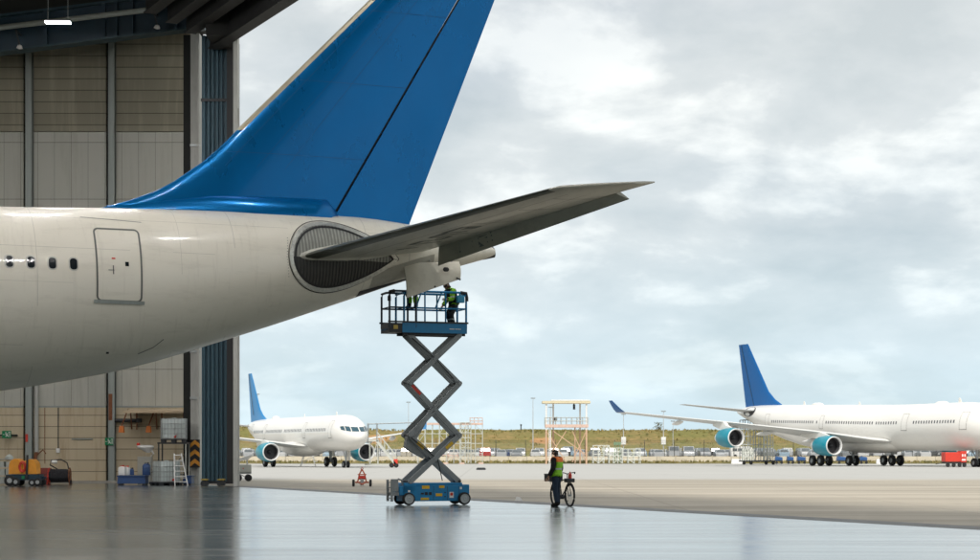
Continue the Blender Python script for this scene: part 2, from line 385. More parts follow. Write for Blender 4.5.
# embankment
m_ = MB(); prof = [(368,.3),(372,.9),(380,2.6),(388,4.3),(394,5.35),(398,5.75),(404,5.95),(420,6.0),(700,5.0),(3000,-6)]
nx = 240
import mathutils
for j, (y, z) in enumerate(prof):
    for i in range(nx+1):
        x = -420+i*840/nx if j < 8 else (-420+i*840/nx)*(1 if j < 8 else 1+2.0*(j-7))
        h = z
        if 1 <= j < 8: h += .45*mathutils.noise.noise((x*.05, y*.09, 0))+.25*mathutils.noise.noise((x*.4, y*.4, 3))+R.uniform(-.07,.07)
        if 3 <= j < 8 and x < -20: h += min(.9, (-20-x)*.03)
        m_.v.append((x, y, h))
for j in range(len(prof)-1):
    for i in range(nx):
        a = j*(nx+1)+i
        m_.f.append([a, a+1, a+nx+2, a+nx+1]); m_.m.append(0); m_.s.append(True)
n, l = g_hill.node_tree.nodes, g_hill.node_tree.links; b_ = n['Principled BSDF']
tc_ = n.new('ShaderNodeTexCoord'); sp_ = n.new('ShaderNodeSeparateXYZ'); l.new(tc_.outputs['Object'], sp_.inputs[0])
no_ = N(n, 'ShaderNodeTexNoise', Scale=.35, Detail=7.0, Roughness=.7); l.new(tc_.outputs['Object'], no_.inputs['Vector'])
def blob(x, z, sx, sz, k):     # washed-out patch of bare orange soil
    xx = math_n(n, l, 'SUBTRACT', sp_.outputs[0], x)
    a = math_n(n, l, 'POWER', math_n(n, l, 'ABSOLUTE', math_n(n, l, 'DIVIDE', xx, sx)), 2); c = math_n(n, l, 'POWER', math_n(n, l, 'ABSOLUTE', math_n(n, l, 'DIVIDE', math_n(n, l, 'ADD', math_n(n, l, 'SUBTRACT', sp_.outputs[2], z), math_n(n, l, 'MULTIPLY', xx, k)), sz)), 2)
    r_ = math_n(n, l, 'ADD', math_n(n, l, 'ADD', a, c), math_n(n, l, 'MULTIPLY_ADD', no_.outputs['Fac'], 3.0, -1.5))
    q_ = n.new('ShaderNodeMapRange'); q_.inputs[1].default_value = 1.1; q_.inputs[2].default_value = .3; l.new(r_, q_.inputs[0]); return q_.outputs[0]
msk = math_n(n, l, 'MAXIMUM', math_n(n, l, 'MAXIMUM', blob(72, 4.3, 14, .8, .13), blob(-24, 3.9, 5, 1.0, 0)), blob(11, 3.6, 3, .8, 0))
l.new(mixc(n, l, math_n(n, l, 'MULTIPLY', msk, .8), b_.inputs['Base Color'].links[0].from_socket, (.47,.25,.12)), b_.inputs['Base Color'])
tag(m_.build('embankment', g_hill), kind='structure')
# rough grass tufts on embankment and verge (uncountable)
def tufts(name, spots, mats):
    mb = MB()
    for (x, y, z, h, mi) in spots:
        for k in range(5):
            a = R.uniform(0, pi*2); d = R.uniform(.1,.5)*h; w_ = h*R.uniform(.12,.25)
            p = V((x+R.uniform(-h,h)*.5, y+R.uniform(-h,h)*.5, z-.05)); t = p+V((cos(a)*d, sin(a)*d, h*R.uniform(.6,1.1)))
            s = V((-sin(a), cos(a), 0))*w_
            mb.add([p-s, p+s, t+s*.5, t-s*.5], [(0,1,2,3)], mi)
    return tag(mb.build(name, mats), kind='stuff')
leaf1 = mat('tuft_dry', (.28,.22,.08), .9, 0, .3, .6); leaf2 = mat('tuft_green', (.19,.165,.045), .9, 0, .3, .6); leaf3 = mat('tuft_dark', (.155,.145,.05), .9, 0, .3, .6)
sp_ = []
for i in range(2600):
    x = R.uniform(-75, 125); y = R.choice([R.uniform(371,400), R.uniform(394,406)])
    z = hermite([368,372,380,388,394,398,404,420], [.3,.9,2.6,4.3,5.35,5.75,5.95,6.0], y)+(min(.9, (-20-x)*.03) if x < -20 and y > 384 else 0)
    c = mathutils.noise.noise((x*.07, y*.12, 5))
    sp_.append((x, y, z, R.uniform(.2,.5), 0 if c+R.uniform(-.4,.4) > .05 else (1 if R.random() < .75 else 2)))
tag(tufts('embankment_grass', sp_, [leaf1, leaf2, leaf3]), 'rough dry grass covering the embankment behind the car park', 'grass')
sp_ = [(R.uniform(-62, 112), R.uniform(290,299), -.3, R.uniform(.15,.5), R.choice([0,0,1,2,2])) for i in range(2600)]
tag(tufts('verge_grass', sp_, [leaf1, leaf2, leaf3]), 'low weeds and dry grass along the edge of the apron', 'grass')

# ------------------------------------------------------------------ the hangar
def panel_mat(name, c1, c2, per_z, per_x, lw, dirt, damt, bump=.4, rough=.75, streak=.35):
    """wall sheets or planks: seams every per_z metres (and per_x), vertical run-off stains, each plank its own tone"""
    m, n, l, b = newmat(name)
    tc = n.new('ShaderNodeTexCoord'); P = tc.outputs['Object']; sp = n.new('ShaderNodeSeparateXYZ'); l.new(P, sp.inputs[0])
    row = math_n(n, l, 'DIVIDE', sp.outputs[2], per_z); fr = math_n(n, l, 'FRACT', row)
    ln = math_n(n, l, 'LESS_THAN', fr, lw/per_z)
    cxx = n.new('ShaderNodeCombineXYZ'); l.new(math_n(n, l, 'FLOOR', row), cxx.inputs[2])
    if per_x:
        ro = math_n(n, l, 'DIVIDE', math_n(n, l, 'ADD', sp.outputs[0], 200.3), per_x)
        ln2 = math_n(n, l, 'LESS_THAN', math_n(n, l, 'FRACT', ro), lw*.6/per_x); ln = math_n(n, l, 'MAXIMUM', ln, ln2)
        l.new(math_n(n, l, 'FLOOR', ro), cxx.inputs[0])
    else:
        l.new(math_n(n, l, 'FLOOR', math_n(n, l, 'DIVIDE', sp.outputs[0], 4.25)), cxx.inputs[0])
    wn = n.new('ShaderNodeTexWhiteNoise'); l.new(cxx.outputs[0], wn.inputs['Vector'])
    a = N(n, 'ShaderNodeTexNoise', Scale=.5, Detail=7.0, Roughness=.6); l.new(P, a.inputs['Vector'])
    mp = n.new('ShaderNodeMapping'); mp.inputs['Scale'].default_value = (2.2, 1, .16); l.new(P, mp.inputs[0])
    s = N(n, 'ShaderNodeTexNoise', Scale=1.0, Detail=8.0, Roughness=.7); l.new(mp.outputs[0], s.inputs['Vector'])
    f = math_n(n, l, 'ADD', math_n(n, l, 'MULTIPLY', a.outputs['Fac'], .6), math_n(n, l, 'MULTIPLY', wn.outputs['Value'], .4))
    col = mixc(n, l, f, c1, c2)
    d = math_n(n, l, 'MULTIPLY', math_n(n, l, 'SUBTRACT', s.outputs['Fac'], .5, clamp=True), damt*5, clamp=True)
    col = mixc(n, l, math_n(n, l, 'MULTIPLY', d, streak*2, clamp=True), col, dirt)
    col = mixc(n, l, math_n(n, l, 'MULTIPLY', ln, .75), col, (.07,.065,.05))
    l.new(col, b.inputs['Base Color']); b.inputs['Roughness'].default_value = rough; b.inputs['Specular IOR Level'].default_value = .35
    hgt = math_n(n, l, 'SUBTRACT', math_n(n, l, 'MULTIPLY', a.outputs['Fac'], .3), ln)
    bp = N(n, 'ShaderNodeBump', Strength=bump, Distance=.02); l.new(hgt, bp.inputs['Height']); l.new(bp.outputs[0], b.inputs['Normal'])
    return m
m_plank = panel_mat('timber_plank_wall', (.22,.205,.155), (.34,.315,.24), .59, 0, .045, (.50,.44,.32), .6)
m_clad = panel_mat('metal_cladding_wall', (.42,.42,.37), (.49,.485,.43), 2.9, .86, .03, (.27,.25,.20), .4, bump=.25, rough=.55, streak=.45)
m_block = panel_mat('precast_panel_wall', (.50,.42,.29), (.60,.51,.36), .575, 0, .035, (.30,.19,.10), .5, streak=.5)
WY = 94.6
hang = thing('hangar', 'large aircraft hangar with beige panelled side wall, blue girder and a wide open doorway', 'hangar', (0,0,0))
xr = at(196, 0, WY).x
bays = [(-60,-46.6),(-46.6,-38.0)]
cols_x = [at(30.5,0,WY).x, at(113,0,WY).x]           # column centres seen in the photo
pitch = cols_x[1]-cols_x[0]
edges = [cols_x[0]-4*pitch, cols_x[0]-3*pitch, cols_x[0]-2*pitch, cols_x[0]-pitch, cols_x[0], cols_x[1], xr]
for i in range(len(edges)-1):
    x0, x1 = edges[i]+.16, edges[i+1]-.36
    if i == len(edges)-2: x1 = xr-.1
    MB().box(x0, x1, WY, WY+.25, 3.93, 17.95).build('cladding_panel', m_clad, hang)
    MB().box(x0, x1, WY+.003, WY+.28, 17.99, 24.2).build('plank_panel', m_plank, hang)
    MB().box(x0, x1, WY-.03, WY+.28, .12, 3.88).build('precast_panel', m_block, hang)
    m_ = MB(); m_.box(x0, x1, WY-.05, WY+.1, 3.86, 3.95); m_.build('ledge_flashing', M['col_grey'], hang)
MB().box(edges[0], xr+.3, WY+.30, WY+.45, 0, 24.3).build('backing_sheet', M['shadow_gap'], hang)  # black backing paints the shadow seen in the slots beside the columns
MB().box(edges[0], xr-.2, WY-.55, WY-.04, .0, .115).build('kerb', mat('kerb_concrete', (.36,.34,.30), .85, 0, .2, 2, dirt=(.15,.14,.12), dirt_amt=.4), hang, bevel=.015)
for x in edges[:-1]:                                 # steel H columns
    m_ = MB(); m_.box(x-.16, x+.16, WY-.42, WY-.395, 0, 24); m_.box(x-.012, x+.012, WY-.395, WY+.28, 0, 24); m_.box(x-.16, x+.16, WY+.255, WY+.28, 0, 24)
    c = m_.build('steel_column', M['col_grey'], hang)
    MB().box(x-.28, x+.28, WY-.5, WY-.3, 0, .13).build('base_plate', M['steel'], c)
x = cols_x[1]                                        # rust patch and stiffener on the second column
MB().box(x-.14, x+.05, WY-.445, WY-.42, 3.2, 4.55).build('rusty_guard', M['rust'], hang, bevel=.01)
MB().box(cols_x[0]-.14, cols_x[0]-.02, WY-.47, WY-.42, 2.1, 2.5).build('call_point', M['red'], hang, bevel=.01)
# end post by the door: pale concrete-filled post
xa, xb = at(190.5,0,91.5).x, at(199.5,0,91.5).x
m_ = MB(); m_.box(xa, xb, 91.5, 92.2, 0, 22.3)
m_.box(xa-.42, xa, 91.9, 92.6, 0, 22.3, 1); m_.box(xb-.12, xb-.02, 91.40, 91.5, 0, 21.8)
m_.build('end_post', [M['concrete_post'], M['shadow_gap']], hang, bevel=.01)
for z in (1.2, 4.2, 6.5, 9.3, 13.2, 16.7): MB().box(xa-.02, xb+.03, 91.44, 91.5, z, z+.12).build('post_strap', M['steel'], hang)
# corrugated door leaves parked at the corner
x0, x1 = at(201.5,0,88).x, at(227.5,0,88).x
leaf_top = 21.4
m_ = MB(); nr = 6; pts = []
wv = (x1-x0)/nr
for i in range(nr):
    a = x0+i*wv; pts += [(a, 88.06), (a+wv*.36, 88.06), (a+wv*.50, 87.94), (a+wv*.86, 87.94)]
pts.append((x1, 88.06))
for k in range(len(pts)-1):
    (ax, ay), (bx, by) = pts[k], pts[k+1]
    for (z0, z1) in ((.22, 18.25), (18.40, leaf_top)):
        m_.add([(ax,ay,z0),(bx,by,z0),(bx,by,z1),(ax,ay,z1)], [(0,1,2,3)])
m_.box(x0, x1, 88.07, 88.35, .2, leaf_top)
leaf = m_.build('sliding_door_leaf', M['door_blue'], hang)
MB().box(x0-.02, x1+.02, 87.9, 88.06, 18.26, 18.39).build('door_rail', M['dark_steel'], leaf)
MB().box(x0-.03, x1+.25, 87.98, 88.4, .08, .2).build('bottom_rail', M['dark_steel'], leaf)
MB().box(x1+.01, x1+.32, 87.7, 89.9, 0.1, leaf_top).build('door_edge', M['black'], hang)
xp0, xp1 = at(233.2,0,86).x, at(237.6,0,86).x
m_ = MB(); m_.box(xp0, xp1, 86, 86.6, 0, 21.7); m_.box(xp1-.03, xp1+.07, 86.1, 86.2, 0, 17.6)
m_.build('door_jamb', M['concrete_post'], hang)
for px in (205, 221.5):
    p = at(px, 0, 87.3); m_ = MB()
    m_.box(p.x-.17, p.x+.15, 87.1, 87.6, .27, .33, 1); m_.box(p.x-.09, p.x+.09, 87.2, 87.7, .0, .27, 0)
    m_.tube((p.x-.1,87.15,.10), (p.x-.1,87.3,.10), .10, n=12); m_.tube((p.x+.1,87.15,.10), (p.x+.1,87.3,.10), .10, n=12)
    m_.build('door_bogie', [M['dark_steel'], M['brass']], hang)
# hazard chevrons on the end post: three pointing up
hz = MB(); hx0, hx1 = xa+.02, xb+.06; hw = (hx1-hx0)
zb, zt = at(0,467.5,91.2).z, at(0,439.5,91.2).z
hz.box(hx0, hx1, 91.22, 91.26, zb, zt)
st = (zt-zb)/3
for k in range(3):
    z0 = zb+k*st+.04; cxm = (hx0+hx1)/2; th = st*.46; ri = st*.42
    for sx in (-1, 1):
        e_ = cxm+sx*(hw/2-.005)
        hz.prism([(cxm, 91.214, z0+ri), (cxm, 91.214, z0+ri+th), (e_, 91.214, z0+th), (e_, 91.214, z0)], (0,.004,0), 1)
tag(hz.build('hazard_chevron_board', [M['black'], mat('chevron_orange', (.78,.33,.03), .5, 0, .12, 9, dirt=(.2,.1,.03), dirt_amt=.3)]),
    'black board with three orange upward chevrons on the pale post beside the blue door', 'warning sign')
# girder along the wall head
bx0, bx1 = -60.0, at(205,0,91).x
def gz_(x, px0=at(0,0,90.6).x, px1=at(210,0,90.6).x): # underside of the girder
    za, zb_ = at(0,53,90.6).z, at(0,27,90.6).z
    return za+(zb_-za)*(x-px0)/(px1-px0)
m_ = MB()
def slab(mb, xa_, xb_, y0, y1, dz0, dz1, mi=0, lift=0.0):
    a = [(xa_, gz_(xa_)), (xb_, gz_(xb_))]
    vs = [(x_, y_, z_+d+lift) for (x_, z_) in a for (y_, d) in ((y0,dz0),(y1,dz0),(y1,dz1),(y0,dz1))]
    mb.add(vs, [(0,1,2,3),(7,6,5,4),(0,4,5,1),(1,5,6,2),(2,6,7,3),(3,7,4,0)], mi)
slab(m_, bx0, bx1, 90.75, 90.9, .1, 1.75); slab(m_, bx0, bx1, 90.4, 91.25, 0, .1, 1); slab(m_, bx0, bx1, 90.4, 91.25, 1.75, 1.86, 1)
gird = m_.build('girder', [M['beam_blue'], mat('girder_flange', (.015,.045,.06), .5, 0, .15, 3)], hang)
for px in (46, 104, 116, 132, 175):
    x = at(px,0,90.6).x; m_ = MB(); slab(m_, x-.09, x+.09, 90.42, 90.75, .1, 1.75); m_.build('web_stiffener', M['beam_blue'], gird)
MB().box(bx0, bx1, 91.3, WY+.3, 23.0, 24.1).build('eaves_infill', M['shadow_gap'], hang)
m_ = MB(); xe = at(159,0,90).x
m_.tube((bx0, 90, gz_(bx0)+1.25), (xe, 90, gz_(xe)+1.05), .13, n=10); m_.build('service_duct', M['col_grey'], hang)
# roof deck with purlins, pitched up towards the middle of the hall
roofm = mat('roof_sheeting', (.20,.165,.12), .8, 0, .2, .6, dirt=(.08,.07,.06), dirt_amt=.3)
def roof_z(y): return 25.2-.0*y
q = [along(-7, .2), along(131, .2), V((45.4,-34,0)), V((-70,-34,0)), V((-70,WY+.5,0)), V((-15,WY+.5,0))]
m_ = MB(); m_.prism([(p.x, p.y, 24.1) for p in q], (0,0,.3)); m_.build('roof', roofm, hang)
MB().box(-70.3, -70, -34, WY+.4, 0, 24.1).build('far_wall', m_clad, hang)
MB().box(-70, 45, -34.3, -34, 0, 24.1).build('back_wall', m_clad, hang)
m_ = MB()
for k in range(22):
    y = 93-k*5.5; xe = -12.5+(84.5-y)*.482-1.5
    m_.bar((-70, y, 23.92), (xe, y, 23.92), .22, .34)
m_.build('purlin', M['dark_steel'], hang)
for k, y in enumerate((78, 66, 54, 42, 30, 17, 2, -14)):
    xe = -12.5+(84.5-y)*.482-1.4
    m_ = MB(); m_.bar((-70, y, 23.5), (xe, y, 23.5), .3, .3)
    o = m_.build('roof_truss', M['beam_blue'], hang)
    m_ = MB(); xx = xe
    while xx > -45: m_.bar((xx, y, 23.4), (xx-2.6, y, 22.1), .10); m_.bar((xx-2.6, y, 22.1), (xx-5.2, y, 23.4), .10); xx -= 5.2
    m_.bar((-45, y, 22.05), (xe, y, 22.05), .16)
    m_.build('truss_web', M['beam_blue'], o)
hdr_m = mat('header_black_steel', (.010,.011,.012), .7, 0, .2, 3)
# header with three door tracks along the opening
for k, (n0, wd, z0, z1) in enumerate(((.22,.42,20.72,24.1), (-1.0,.36,21.35,24.1), (-1.9,.36,21.75,24.1), (-2.9,.4,22.1,24.1))):
    m_ = MB(); p, q_ = along(-3.5, n0-wd/2, (z0+z1)/2), along(131, n0-wd/2, (z0+z1)/2); m_.bar(p, q_, wd, z1-z0)
    h_ = m_.build('door_header', hdr_m, hang)
    m_ = MB(); m_.bar(along(-3.5, n0-wd/2, z0-.03), along(131, n0-wd/2, z0-.03), wd+.22, .055); m_.build('track_flange', hdr_m, h_); m_ = MB(); m_.bar(along(-3.0, n0+.115, z0-.02), along(131, n0+.115, z0-.02), .012, .06); m_.build('flange_edge', M['col_grey'], h_)
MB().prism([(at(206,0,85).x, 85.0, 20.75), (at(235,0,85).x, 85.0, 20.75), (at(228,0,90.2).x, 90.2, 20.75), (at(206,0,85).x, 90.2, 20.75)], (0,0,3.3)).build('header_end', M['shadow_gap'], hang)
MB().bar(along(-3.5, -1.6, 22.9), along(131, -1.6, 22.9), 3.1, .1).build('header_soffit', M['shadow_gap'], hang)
# wall services
px0 = at(36.5,0,WY-.2)
m_ = MB(); m_.tube((px0.x, WY-.2, at(0,452,WY).z), (px0.x, WY-.2, 8), .11, n=10, mi=0); dp = m_.build('downpipe', M['concrete_post'], hang)
m_ = MB(); m_.path([(px0.x, WY-.2, at(0,452,WY).z), (px0.x-.05, WY-.22, at(0,457,WY).z), (px0.x-.1, WY-.25, at(0,466,WY).z), (px0.x+.25, WY-.3, at(0,472,WY).z)], .085, 8)
m_.path([(px0.x, WY-.2, 1.4), (px0.x+.35, WY-.3, 1.7), (px0.x+.5, WY-.3, 1.5)], .03, 6)
m_.build('rusty_bend', M['rust'], dp)
m_ = MB(); xx = at(58.5,0,WY).x; m_.tube((xx, WY-.05, 1.75), (xx, WY-.05, 3.85), .025, n=6); cd = m_.build('conduit', M['dark_steel'], hang)
MB().box(xx-.09, xx+.09, WY-.14, WY-.032, 1.55, 1.78).build('socket_box', M['white'], cd, bevel=.01)
m_ = MB(); xx = at(45,0,WY).x; m_.tube((xx, WY-.05, 1.0), (xx, WY-.05, 3.85), .018, n=6); m_.build('conduit', M['rust'], hang)
m_ = MB(); m_.tube((at(72,0,WY).x, WY-.07, 2.25), (at(93,0,WY).x, WY-.07, 2.25), .035, n=6); m_.build('bracket_rail', M['col_grey'], hang)
m_ = MB(); m_.tube((at(-20,0,WY).x, WY-.1, 2.45), (at(18,0,WY).x, WY-.1, 2.45), .045, n=6); m_.build('handrail', M['dark_steel'], hang)

# lights
lampm = emit('lit_lamp_tube', (1, .97, .95), 330)
def ceiling_lamp(p, rz, label, first=[None]):
    if first[0] is None:
        t = thing('ceiling_light', label, 'ceiling light', p, rz, 'lit lamps under the hangar roof')
        m_ = MB(); m_.box(-.9,.9,-.34,.34,.06,.14); m_.box(-.9,.9,-.02,.02,.0,.06); m_.bar((-.7,0,.14), (-.7,0,2.2), .03); m_.bar((.7,0,.14), (.7,0,2.2), .03)
        m_.build('lamp_housing', M['steel'], t)
        for s in (-.17, .17): MB().box(-.86,.86, s-.11, s+.11, .0, .055).build('lamp_tube', lampm, t)
        first[0] = t; return t
    return dup(first[0], p, rz, label)
lp = at(58, 23, 82)
ceiling_lamp(lp, radians(4), 'lit twin tube ceiling light hanging in front of the blue girder').scale = (.62,.62,.62)
for iy, y in enumerate((72, 60, 48, 36, 24, 10, -6)):
    for ix, x in enumerate((-50, -38, -26, -14, -3)):
        xe = -12.5+(84.5-y)*.482
        if x > xe-2: continue
        ceiling_lamp((x, y, 21.8), 0, 'lit ceiling light high under the dark roof, above the frame of the photo')
# small floodlight brackets on the girder
for i, (px, py) in enumerate(((19.5, 48), (157, 28))):
    p = at(px, py, 89.6)
    t = thing('floodlight', ['small bare floodlight on a bracket at the far left of the blue girder', 'small bare floodlight on a bracket near the right end of the blue girder'][i], 'floodlight', p, 0, 'small floodlights on the girder')
    m_ = MB(); m_.bar((-.18,.0,.85), (0,0,.15), .07); m_.bar((-.18,0,.85), (-.18,1.1,.85), .07); m_.build('bracket', M['dark_steel'], t)
    m_ = MB(); m_.lathe([(.02,.16),(.10,.12),(.16,-.02),(.02,-.06)], (0,0,0), (.2,-.3,1), 12); m_.build('lamp_head', M['white'], t)
# green emergency exit signs
for i, (px, py, wd) in enumerate(((109, 441.5, .21), (6.5, 434.5, .23))):
    p = at(px, py, WY-.52)
    t = thing('exit_sign', ['green running figure exit sign on the second wall column', 'green running figure exit sign on the wall at the left edge'][i], 'exit sign', p, 0, 'green exit signs')
    MB().box(-wd, wd, 0, .05, -.19, .19).build('sign_board', M['green'], t, bevel=.01)
    m_ = MB(); k = .001
    def st_(x0, z0, x1, z1, w_=.05): w_ *= .7; m_.bar((x0*.7,-.006,z0*.8), (x1*.7,-.006,z1*.8), w_, .006, up=(0,1,0))
    st_(-.02,.05,.04,-.04,.07); st_(.04,-.04,.12,-.12); st_(.04,-.04,-.06,-.13); st_(-.02,.05,.09,.06,.035); st_(-.02,.05,-.10,.0,.035)
    m_.tube((-.035,-.009,.096), (-.035,-.003,.096), .03, n=10); st_(-.26,0,-.16,0,.04); st_(.16,-.16,.16,.16,.03); st_(.26,-.16,.26,.16,.03); st_(.15,.16,.27,.16,.03)
    m_.build('pictogram', M['white'], t)

# ------------------------------------------------------------------ the airliner in the hangar (tail end)
YAW = radians(22); TC, TS = cos(YAW), sin(YAW)
D0 = 51.7; X0 = (117-490)/F*D0
air = thing('airliner', 'tail end of the large cream airliner with tall blue fin, nearest, inside the hangar', 'airliner', (X0, D0, 0), YAW)
def near_pt(px, py, v):        # measured photo position -> local (s, -v, z) on the plane v metres out on the port side
    k = (px-490)/F
    s = (k*(D0-v*TC)-X0-v*TS)/(TC-k*TS); D = D0+s*TS-v*TC
    return V((s, -v, EYE+(HZ-py)/F*D))
SEC = [(-44,5.9,5.5,.15),(-43,6.7,4.7,1.0),(-41,7.6,3.6,1.9),(-38.5,8.1,2.9,2.55),(-35,8.3,2.65,2.82),(-10,8.3,2.65,2.82),(-6.5,8.3,2.86,2.78),(-3.19,8.32,3.30,2.62),
       (0,8.43,3.90,2.36),(3.39,8.5,4.93,1.9),(6.66,8.52,6.05,1.30),(8.6,8.38,6.73,.86),(10.27,8.03,7.21,.45),(11.35,7.80,7.53,.17)]
SX = [q[0] for q in SEC]
def sec(s): return [hermite(SX, [q[k] for q in SEC], s) for k in (1,2,3)]
def half(s, z):
    zt, zb, w_ = sec(s); zc, h = (zt+zb)/2, (zt-zb)/2
    return w_*sqrt(max(0, 1-((z-zc)/h)**2))
def fuse_mat():
    m, n, l, b = newmat('cream_fuselage_paint')
    tc = n.new('ShaderNodeTexCoord'); P = tc.outputs['Object']; sp = n.new('ShaderNodeSeparateXYZ'); l.new(P, sp.inputs[0])
    a = N(n, 'ShaderNodeTexNoise', Scale=.5, Detail=7.0, Roughness=.6); l.new(P, a.inputs['Vector'])
    mp = n.new('ShaderNodeMapping'); mp.inputs['Scale'].default_value = (.5, 1, 2.5); l.new(P, mp.inputs[0])
    g = N(n, 'ShaderNodeTexNoise', Scale=1.6, Detail=8.0, Roughness=.7); l.new(mp.outputs[0], g.inputs['Vector'])
    col = mixc(n, l, a.outputs['Fac'], (.73,.69,.59), (.80,.765,.66))
    d = math_n(n, l, 'MULTIPLY', math_n(n, l, 'SUBTRACT', g.outputs['Fac'], .52, clamp=True), 2.2, clamp=True)
    col = mixc(n, l, math_n(n, l, 'MULTIPLY', d, .6), col, (.42,.39,.31))
    mp3 = n.new('ShaderNodeMapping'); mp3.inputs['Scale'].default_value = (5.0, 1, .35); l.new(P, mp3.inputs[0])
    g3 = N(n, 'ShaderNodeTexNoise', Scale=1.0, Detail=7.0, Roughness=.7); l.new(mp3.outputs[0], g3.inputs['Vector'])
    d3 = math_n(n, l, 'MULTIPLY', math_n(n, l, 'SUBTRACT', g3.outputs['Fac'], .55, clamp=True), 2.4, clamp=True)
    col = mixc(n, l, math_n(n, l, 'MULTIPLY', d3, .55), col, (.36,.33,.26))
    def seam(o_, pos, w_):
        return math_n(n, l, 'LESS_THAN', math_n(n, l, 'ABSOLUTE', math_n(n, l, 'SUBTRACT', o_, pos)), w_)
    lines = None
    for (i, pos, w_) in ((0,-2.55,.008),(0,2.9,.010),(0,6.95,.009),(0,8.35,.012),(0,-7.6,.01),(2,7.05,.007),(2,5.15,.008),(2,4.45,.006),(2,7.95,.006),(0,5.4,.007),(0,1.35,.006),(2,6.1,.005),(0,-5.1,.008)):
        s = seam(sp.outputs[i], pos, w_); lines = s if lines is None else math_n(n, l, 'MAXIMUM', lines, s)
    # broken seams: some stretches are hidden under fresh paint
    br = N(n, 'ShaderNodeTexNoise', Scale=.28, Detail=1.0); l.new(P, br.inputs['Vector'])
    lines = math_n(n, l, 'MULTIPLY', lines, math_n(n, l, 'GREATER_THAN', br.outputs['Fac'], .5))
    col = mixc(n, l, math_n(n, l, 'MULTIPLY', lines, .36), col, (.20,.19,.16))
    l.new(col, b.inputs['Base Color']); b.inputs['Coat Weight'].default_value = .35; b.inputs['Coat Roughness'].default_value = .07
    l.new(math_n(n, l, 'MULTIPLY_ADD', a.outputs['Fac'], .2, .28), b.inputs['Roughness'])
    w_ = N(n, 'ShaderNodeTexNoise', Scale=.9, Detail=2.0); l.new(P, w_.inputs['Vector'])
    bp = N(n, 'ShaderNodeBump', Strength=.12, Distance=.03); l.new(w_.outputs['Fac'], bp.inputs['Height']); l.new(bp.outputs[0], b.inputs['Normal'])
    return m
cream = fuse_mat()
m_ = MB(); rings = []; NS = 72
svals = [-44,-43.8,-43.4,-42.5,-41.5,-40,-38.5,-37,-35,-28,-20,-12,-10,-8]+[-7+.5*k for k in range(37)]+[11.35]
svals = sorted(set(svals))
for s in svals:
    zt, zb, w_ = sec(s); zc, h = (zt+zb)/2, (zt-zb)/2
    rings.append([(s, w_*cos(2*pi*i/NS), zc+h*sin(2*pi*i/NS)) for i in range(NS)])
m_.loft(rings); fus = m_.build('fuselage', cream, air, angle=50)
# APU exhaust
m_ = MB(); m_.lathe([(.17,-.35),(.165,.03),(.13,.03),(.12,-.3),(.0,-.3)], (11.32,0,7.665), (1,0,.22), 20); m_.build('exhaust_pipe', M['dark_steel'], air)

def ribbon(mb, pts, wd, off, mi=0, closed=True, surf=half):   # strip lying on the port skin along (s,z) points
    k = len(pts); vs = []
    for i, (s, z) in enumerate(pts):
        a = pts[(i-1) % k] if closed or i else pts[i]; b_ = pts[(i+1) % k] if closed or i < k-1 else pts[i]
        t = V((b_[0]-a[0], b_[1]-a[1])).normalized(); nx, nz = -t.y*wd/2, t.x*wd/2
        for e_ in (1, -1):
            ss, zz = s+nx*e_, z+nz*e_; vs.append((ss, -(surf(ss, zz)+off), zz))
    fs = [(2*i, 2*i+1, 2*((i+1)%k)+1, 2*((i+1)%k)) for i in range(k if closed else k-1)]
    mb.add(vs, fs, mi, True)
def patch(mb, fn, nu, nv, off, mi=0, surf=half):            # fn(u,v)->(s,z), a sheet on the port skin
    vs = []
    for j in range(nv+1):
        for i in range(nu+1):
            s, z = fn(i/nu, j/nv); vs.append((s, -(surf(s, z)+off), z))
    mb.add(vs, [(j*(nu+1)+i, j*(nu+1)+i+1, (j+1)*(nu+1)+i+1, (j+1)*(nu+1)+i) for j in range(nv) for i in range(nu)], mi, True)
def rrect(s0, s1, z0, z1, r, lean=0, n=5):
    pts = []
    for (cx_, cz_, a0) in ((s1-r, z1-r, 0), (s0+r, z1-r, 90), (s0+r, z0+r, 180), (s1-r, z0+r, 270)):
        for k in range(n+1):
            a = radians(a0+90*k/n); pts.append((cx_+r*cos(a), cz_+r*sin(a)))
    return pts
def densify(pts, step=.12):
    out_ = []
    for i, p in enumerate(pts):
        q_ = pts[(i+1) % len(pts)]; d = sqrt((q_[0]-p[0])**2+(q_[1]-p[1])**2); k = max(1, int(d/step))
        out_ += [(p[0]+(q_[0]-p[0])*j/k, p[1]+(q_[1]-p[1])*j/k) for j in range(k)]
    return out_
# passenger door
dtl, dbr = near_pt(91, 228, half(-.8, 7.6)), near_pt(141, 302, half(.2, 5.7))
dbl = near_pt(97.5, 302, half(-.8, 5.7))
ds0, ds1, dz0, dz1 = dbl.x, dbr.x, dbr.z, dtl.z
m_ = MB(); patch(m_, lambda u, v: (ds0+(ds1-ds0)*u, dz0+(dz1-dz0)*v), 8, 14, .006)
pd = m_.build('passenger_door', cream, air, angle=60)
seal = mat('door_seal_grey', (.13,.135,.12), .6, 0, .15, 6)
m_ = MB(); ribbon(m_, densify(rrect(ds0-.01, ds1+.01, dz0, dz1, .12)), .05, .012); m_.build('door_seal', seal, pd)
m_ = MB(); ribbon(m_, [(ds0-.1+(ds1-ds0+.2)*k/8, dz0-.03) for k in range(9)], .09, .03, closed=False); m_.build('door_sill', M['col_grey'], pd)
cs = (ds0+ds1)/2; cz = (dz0+dz1)/2
m_ = MB(); patch(m_, lambda u, v: (cs+.16+.10*u*1.0, cz-.05+.12*v), 3, 3, .012); m_.build('door_window', M['glass'], pd)
